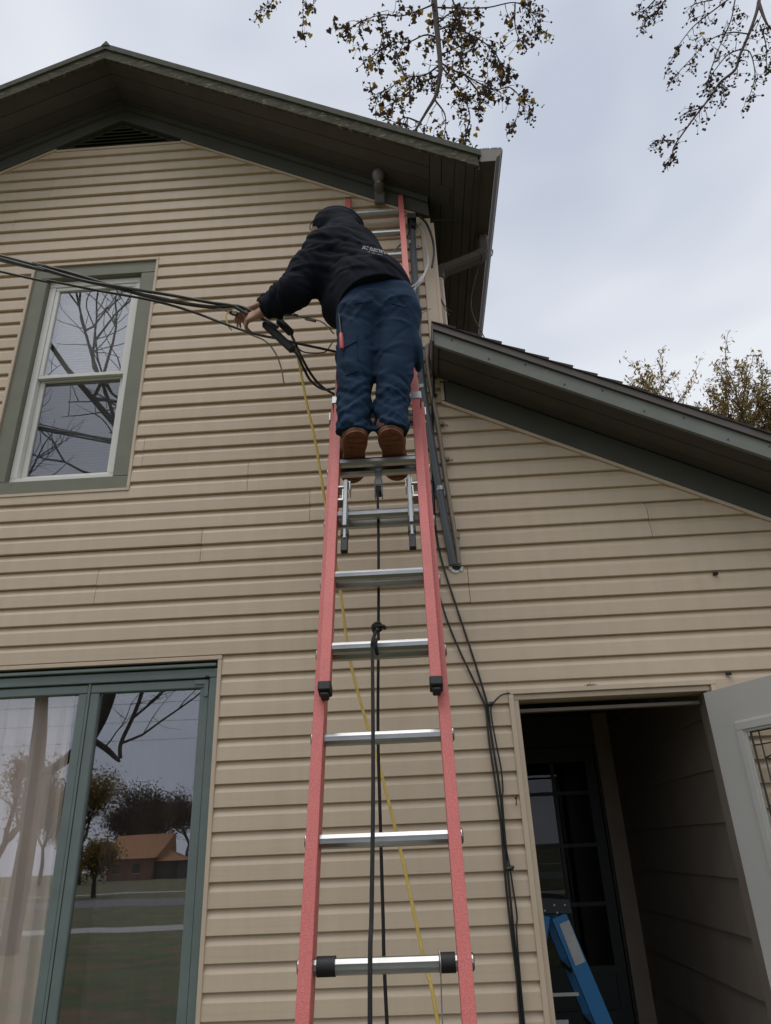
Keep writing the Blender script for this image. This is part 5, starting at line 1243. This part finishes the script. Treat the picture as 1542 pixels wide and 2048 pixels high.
for b_ in mainR: branch(b_, .034, .009, .38, .02, .28, lsz=.075, lp=.26)
for b_ in sideR: branch(b_, .013, .005, .70, .03, .25, lsz=.075, lp=.28)
for b_ in side3: branch(b_, .010, .004, .7, .25, .26)
wood.build('branch', M['bark'], ST)
lv_d.build('leaves', M['leaf_dark'], ST, kind='stuff'); lv_g.build('golden_leaves', M['leaf_gold'], ST, kind='stuff'); balls.build('seed_balls', M['leaf_dark'], ST, kind='stuff')

def tree(name, x, y, h, spread, leaf_m, nleaf, lsz, label, seed, grp=None, bare=False, trunk_r=.25, crown0=.35, up=.45, jit=.3, zmin=0.0):
    """tapered trunk, forking limbs, leaf-sized faces gathered round the twig ends"""
    rg = random.Random(seed); o = thing(name, (x, y, 0), label, 'tree', grp); wm = MB(); tips = []
    def grow(p, d_, ln, r_, lev):
        n = 4; pts = [p]; q = p.copy(); dd_ = d_.copy()
        for i in range(n):
            dd_ = (dd_ + Vector((rg.gauss(0, .13), rg.gauss(0, .13), rg.gauss(.04, .10)))).normalized(); q = q + dd_ * (ln / n); pts.append(q)
        wm.tube(pts, [r_ * (1 - .4 * i / n) for i in range(n + 1)], 8 if lev == 0 else (6 if lev < 2 else 4), cap=False)
        if lev >= 3: tips.extend(pts[1:])
        if lev >= 5: return
        k = (3, 4, 3, 3, 2)[lev]
        for i in range(k):
            st_ = pts[rg.randint(2, n)] if lev else pts[n] ; a = rg.uniform(0, 6.28); sp = rg.uniform(.45, .95)
            nd = (dd_ * (1 - .3 * sp) + Vector((math.cos(a), math.sin(a), 0)) * sp * spread + Vector((0, 0, up * .5))).normalized(); grow(st_, nd, ln * rg.uniform(.58, .78), r_ * .56, lev + 1)
    grow(Vector((x, y, -.05)), Vector((rg.gauss(0, .04), rg.gauss(0, .04), 1)).normalized(), h * crown0, trunk_r, 0)
    wm.build('trunk', M['bark'], o)
    if nleaf:
        lm = MB(); zt_ = max(t.z for t in tips); sc_ = h / zt_
        tips = [t for t in tips if t.z > zmin * zt_]
        for i in range(nleaf):
            p = rg.choice(tips) + Vector((rg.gauss(0, 1), rg.gauss(0, 1), rg.gauss(0, .9))) * jit
            d_ = Vector((rg.gauss(0, 1), rg.gauss(0, 1), rg.gauss(0, 1))).normalized(); r_ = d_.orthogonal().normalized(); n_ = d_.cross(r_); s_ = lsz * rg.uniform(.6, 1.2)
            lm.add([p - d_ * s_, p + r_ * s_ * .55, p + d_ * s_, p - r_ * s_ * .55 + n_ * s_ * .2], [(0, 1, 2), (0, 2, 3)])
        lm.build('crown', leaf_m, o, kind='stuff')
    return o
# autumn trees beyond the wing roof
t1 = P(1440, 720, 30); t2 = P(1560, 730, 33); t3 = P(1385, 800, 36)
tree('autumn_tree', t1.x, 30, t1.z, .62, M['leaf_olive'], 17000, .12, 'thin autumn tree with olive gold leaves rising beyond the wing roof', 5, trunk_r=.32, jit=.13, zmin=.66)
tree('autumn_tree', t2.x + .6, 33, t2.z, .72, M['leaf_olive'], 18000, .125, 'broader autumn tree at the right beside the thin one', 8, trunk_r=.34, jit=.15, zmin=.6)
tree('autumn_tree', t3.x + 1.5, 36, t3.z, .75, M['leaf_gold'], 12000, .12, 'low golden tree top just showing over the wing roof', 12, trunk_r=.3, jit=.15, zmin=.6)

# ------------------------------------------------------------------ the street behind the viewer, mirrored in the windows
def PM(u, v, y):            # point of the street whose mirror image in the lower glass lies at (u, v)
    q = P(u, v - 17, y); return Vector((q.x, -y, q.z))
tq = PM(66, 1600, 13)
wmt = thing('yard_tree', (tq.x, tq.y, 0), 'big bare tree with forked limbs standing in the front yard', 'tree')
m = MB()
tp = [Vector((tq.x, tq.y, -.05)), Vector((tq.x + .03, tq.y, 2.0)), PM(76, 1480, 13), PM(82, 1400, 13), PM(80, 1300, 13) + Vector((.1, 0, .3))]
m.tube(spline(tp, 6), [.20 - .003 * i for i in range(25)], 12)
m.build('trunk', M['bark'], wmt)
bmz = MB(); ry = random.Random(17)
def bare(p, d_, ln, r_, lev):
    n = 6; pts = [p]; q = p.copy(); dd_ = d_.copy()
    for i in range(n):
        dd_ = (dd_ + Vector((ry.gauss(0, .16), ry.gauss(0, .16), ry.gauss(.02, .12)))).normalized(); q = q + dd_ * (ln / n); pts.append(q)
    bmz.tube(pts, [r_ * (1 - .55 * i / n) for i in range(n + 1)], 6 if lev < 2 else 4, cap=False)
    if lev < 4:
        for i in range((4, 4, 4, 3)[lev]):
            st_ = pts[ry.randint(1, n)]; nd = (dd_ * .7 + Vector((ry.gauss(0, .7), ry.gauss(0, .7), ry.gauss(.1, .5)))).normalized(); bare(st_, nd, ln * ry.uniform(.45, .7), r_ * .48, lev + 1)
c0 = tp[-1]
bmz.tube(spline([PM(176, 1478, 9), PM(205, 1425, 9), PM(226, 1360, 9), PM(250, 1250, 9.2), PM(262, 1120, 9.6)], 6), [.14 - .003 * i for i in range(25)], 8)
for st_, d_, ln, r_ in ((Vector((tq.x + 3.6, tq.y + 3.8, 7.6)), Vector((.75, .5, .25)), 4.2, .10), (Vector((tq.x + 4.0, tq.y + 3.6, 8.6)), Vector((.5, .4, .8)), 4.5, .10), (Vector((tq.x + 4.0, tq.y + 3.6, 8.2)), Vector((-.5, .8, .4)), 4.0, .09), (c0, Vector((-.5, .2, .9)), 5.0, .09), (c0, Vector((.1, .5, 1)), 5.5, .10), (Vector((tq.x + 3.6, tq.y + 3.8, 7.2)), Vector((.9, .35, -.05)), 3.6, .08)): bare(st_, d_.normalized(), ln, r_, 1)
hb = [PM(176, 1478, 9), PM(208, 1498, 9), PM(238, 1525, 9), PM(240, 1490, 9), PM(262, 1440, 9), PM(284, 1380, 9), PM(300, 1300, 9)]
bmz.tube(spline([hb[0], hb[1], hb[2]], 6), [.06, .058, .056, .054, .05, .05, .05, .048, .046, .044, .04, .035, .02], 7)
bmz.tube(spline([hb[2] + Vector((0, 0, .05)), hb[3], hb[4], hb[5], hb[6], hb[6] + Vector((.3, -.6, 1.4))], 5), .034, 7)
bmz.tube(spline([PM(60, 1560, 13) , PM(120, 1530, 10.5), hb[0]], 5), .09, 7)
for st_, d_, ln, r_ in ((hb[4], Vector((.6, 0, .7)), 1.6, .024), (hb[3], Vector((.85, -.1, .45)), 2.2, .022), (hb[5], Vector((-.3, .1, 1)), 1.4, .02), (hb[6], Vector((.5, 0, .7)), 2.2, .024), (hb[1], Vector((.5, 0, .6)), .9, .016)): bare(st_, d_.normalized(), ln, r_, 2)
bmz.build('bare_limbs', M['bark'], wmt)
for i, (u, vt, y, sp, nl, lsz, lb, sd_) in enumerate(((205, 1655, 46, 1.0, 5000, .11, 'round headed brown tree on the far verge in front of the brick house', 31), (296, 1545, 130, 1.05, 6000, .22, 'tall thin tree behind the brick house, nearest its gable', 33),
        (240, 1575, 135, 1.1, 6000, .22, 'spreading tree behind the brick house on its street side', 35), (345, 1555, 128, 1.05, 6000, .22, 'tree at the back fence behind the brick house porch', 37), (188, 1535, 100, 1.0, 6000, .2, 'brownish tree across the street beside the garden', 41), (38, 1455, 40, .7, 2500, .10, 'sparse tree across the street at the corner lot', 43), (110, 1560, 110, 1.0, 6000, .22, 'far tree line tree beyond the corner lot', 45), (392, 1560, 126, 1.05, 6000, .22, 'thin tree past the end of the brick house porch', 47), (320, 1575, 150, 1.15, 6000, .24, 'pale distant tree filling the gap behind the porch roof', 49), (268, 1590, 150, 1.15, 6000, .24, 'pale distant tree behind the ridge of the orange roof', 51), (150, 1590, 140, 1.15, 6000, .24, 'pale distant tree beyond the garden', 53))):
    q = PM(u, vt, y); hgt = q.z * 1.1; tree('street_tree', q.x, -y, hgt, sp, M['leaf_olive'] if i in (0, 4, 5) else M['leaf_dark'], nl, lsz, lb, sd_, 'trees across the street', trunk_r=.14 + hgt * .012, crown0=.26 if i == 0 else .31, jit=1.0 if y > 60 else .42)
HY = 115
h0 = PM(285, 1750, HY); hz = 3.2
bh = thing('brick_house', (h0.x, -HY, 0), 'brick house with orange roof across the street, mirrored in the casement window', 'house')
HX0, HX1 = PM(215, 1740, HY).x, PM(306, 1740, HY).x
MB().box(HX0, HX1, -HY - 9, -HY, 0, hz).build('wall', M['brick'], bh)
MB().add([(HX0 - .4, -HY + .6, hz - .2), (HX1 + .5, -HY + .6, hz - .2), (HX1 + 1.6, -HY - 4.5, hz + 3.3), (HX0 - .4, -HY - 4.5, hz + 3.3), (HX1 + .5, -HY - 9.6, hz - .2), (HX0 - .4, -HY - 9.6, hz - .2)], [(0, 1, 2, 3), (3, 2, 4, 5), (1, 4, 2), (0, 3, 5)]).build('roof', M['orange_roof'], bh)
px1 = PM(352, 1740, HY).x
MB().box(HX1 + .01, px1, -HY - 7, -HY - 1, 0, 2.5).build('porch_wall', mat('dark_screen', (.06, .05, .045), .8), bh)  # porch wall in one even dark brown
MB().add([(HX1 + .02, -HY - .5, 2.5), (px1 + .7, -HY - .5, 2.5), (px1 + .7, -HY - 7.5, 2.5), (HX1 + .02, -HY - 7.5, 2.5), (HX1 + .02, -HY - 4, 4.2), (px1 - 2.5, -HY - 4, 4.2)], [(0, 1, 5, 4), (1, 2, 5), (2, 3, 4, 5)]).build('porch_roof', M['orange_roof'], bh)
for x in (HX1 - 2.4, HX1 - 5.6):
    wn = MB().box(x - .6, x + .6, -HY + .01, -HY + .05, 1.0, 2.3).build('window', M['dark_door'], bh); MB().box(x - .7, x + .7, -HY + .012, -HY + .07, .9, .99).build('sill', M['white_paint'], wn)

for i, (z0_, y_) in enumerate(((7.6, -26.0), (6.9, -26.3), (6.2, -26.6))):
    pts = [Vector((-45 + 10 * k, y_, z0_ + .012 * (k - 4.5) ** 2 + .02 * k)) for k in range(10)]
    tag(cable('street_wire', pts, .008, M['cable'], n=5, sub=3), ('topmost', 'middle', 'lowest')[i] + ' dark utility wire strung along the street between the wooden poles', 'wire', 'utility wires along the street')
for x_, lb in ((-45, 'wooden utility pole down the street carrying the wires, by the corner lot'), (45, 'wooden utility pole up the street carrying the wires')):
    po = thing('utility_pole', (x_, -26.3, 0), lb, 'pole'); MB().tube([(x_, -26.3, -.1), (x_, -26.3, 9.2)], [.16, .11], 10).build('post', M['bark'], po); MB().box(x_ - .06, x_ + .06, -27.2, -25.4, 8.0, 8.14).build('cross_arm', M['bark'], po)
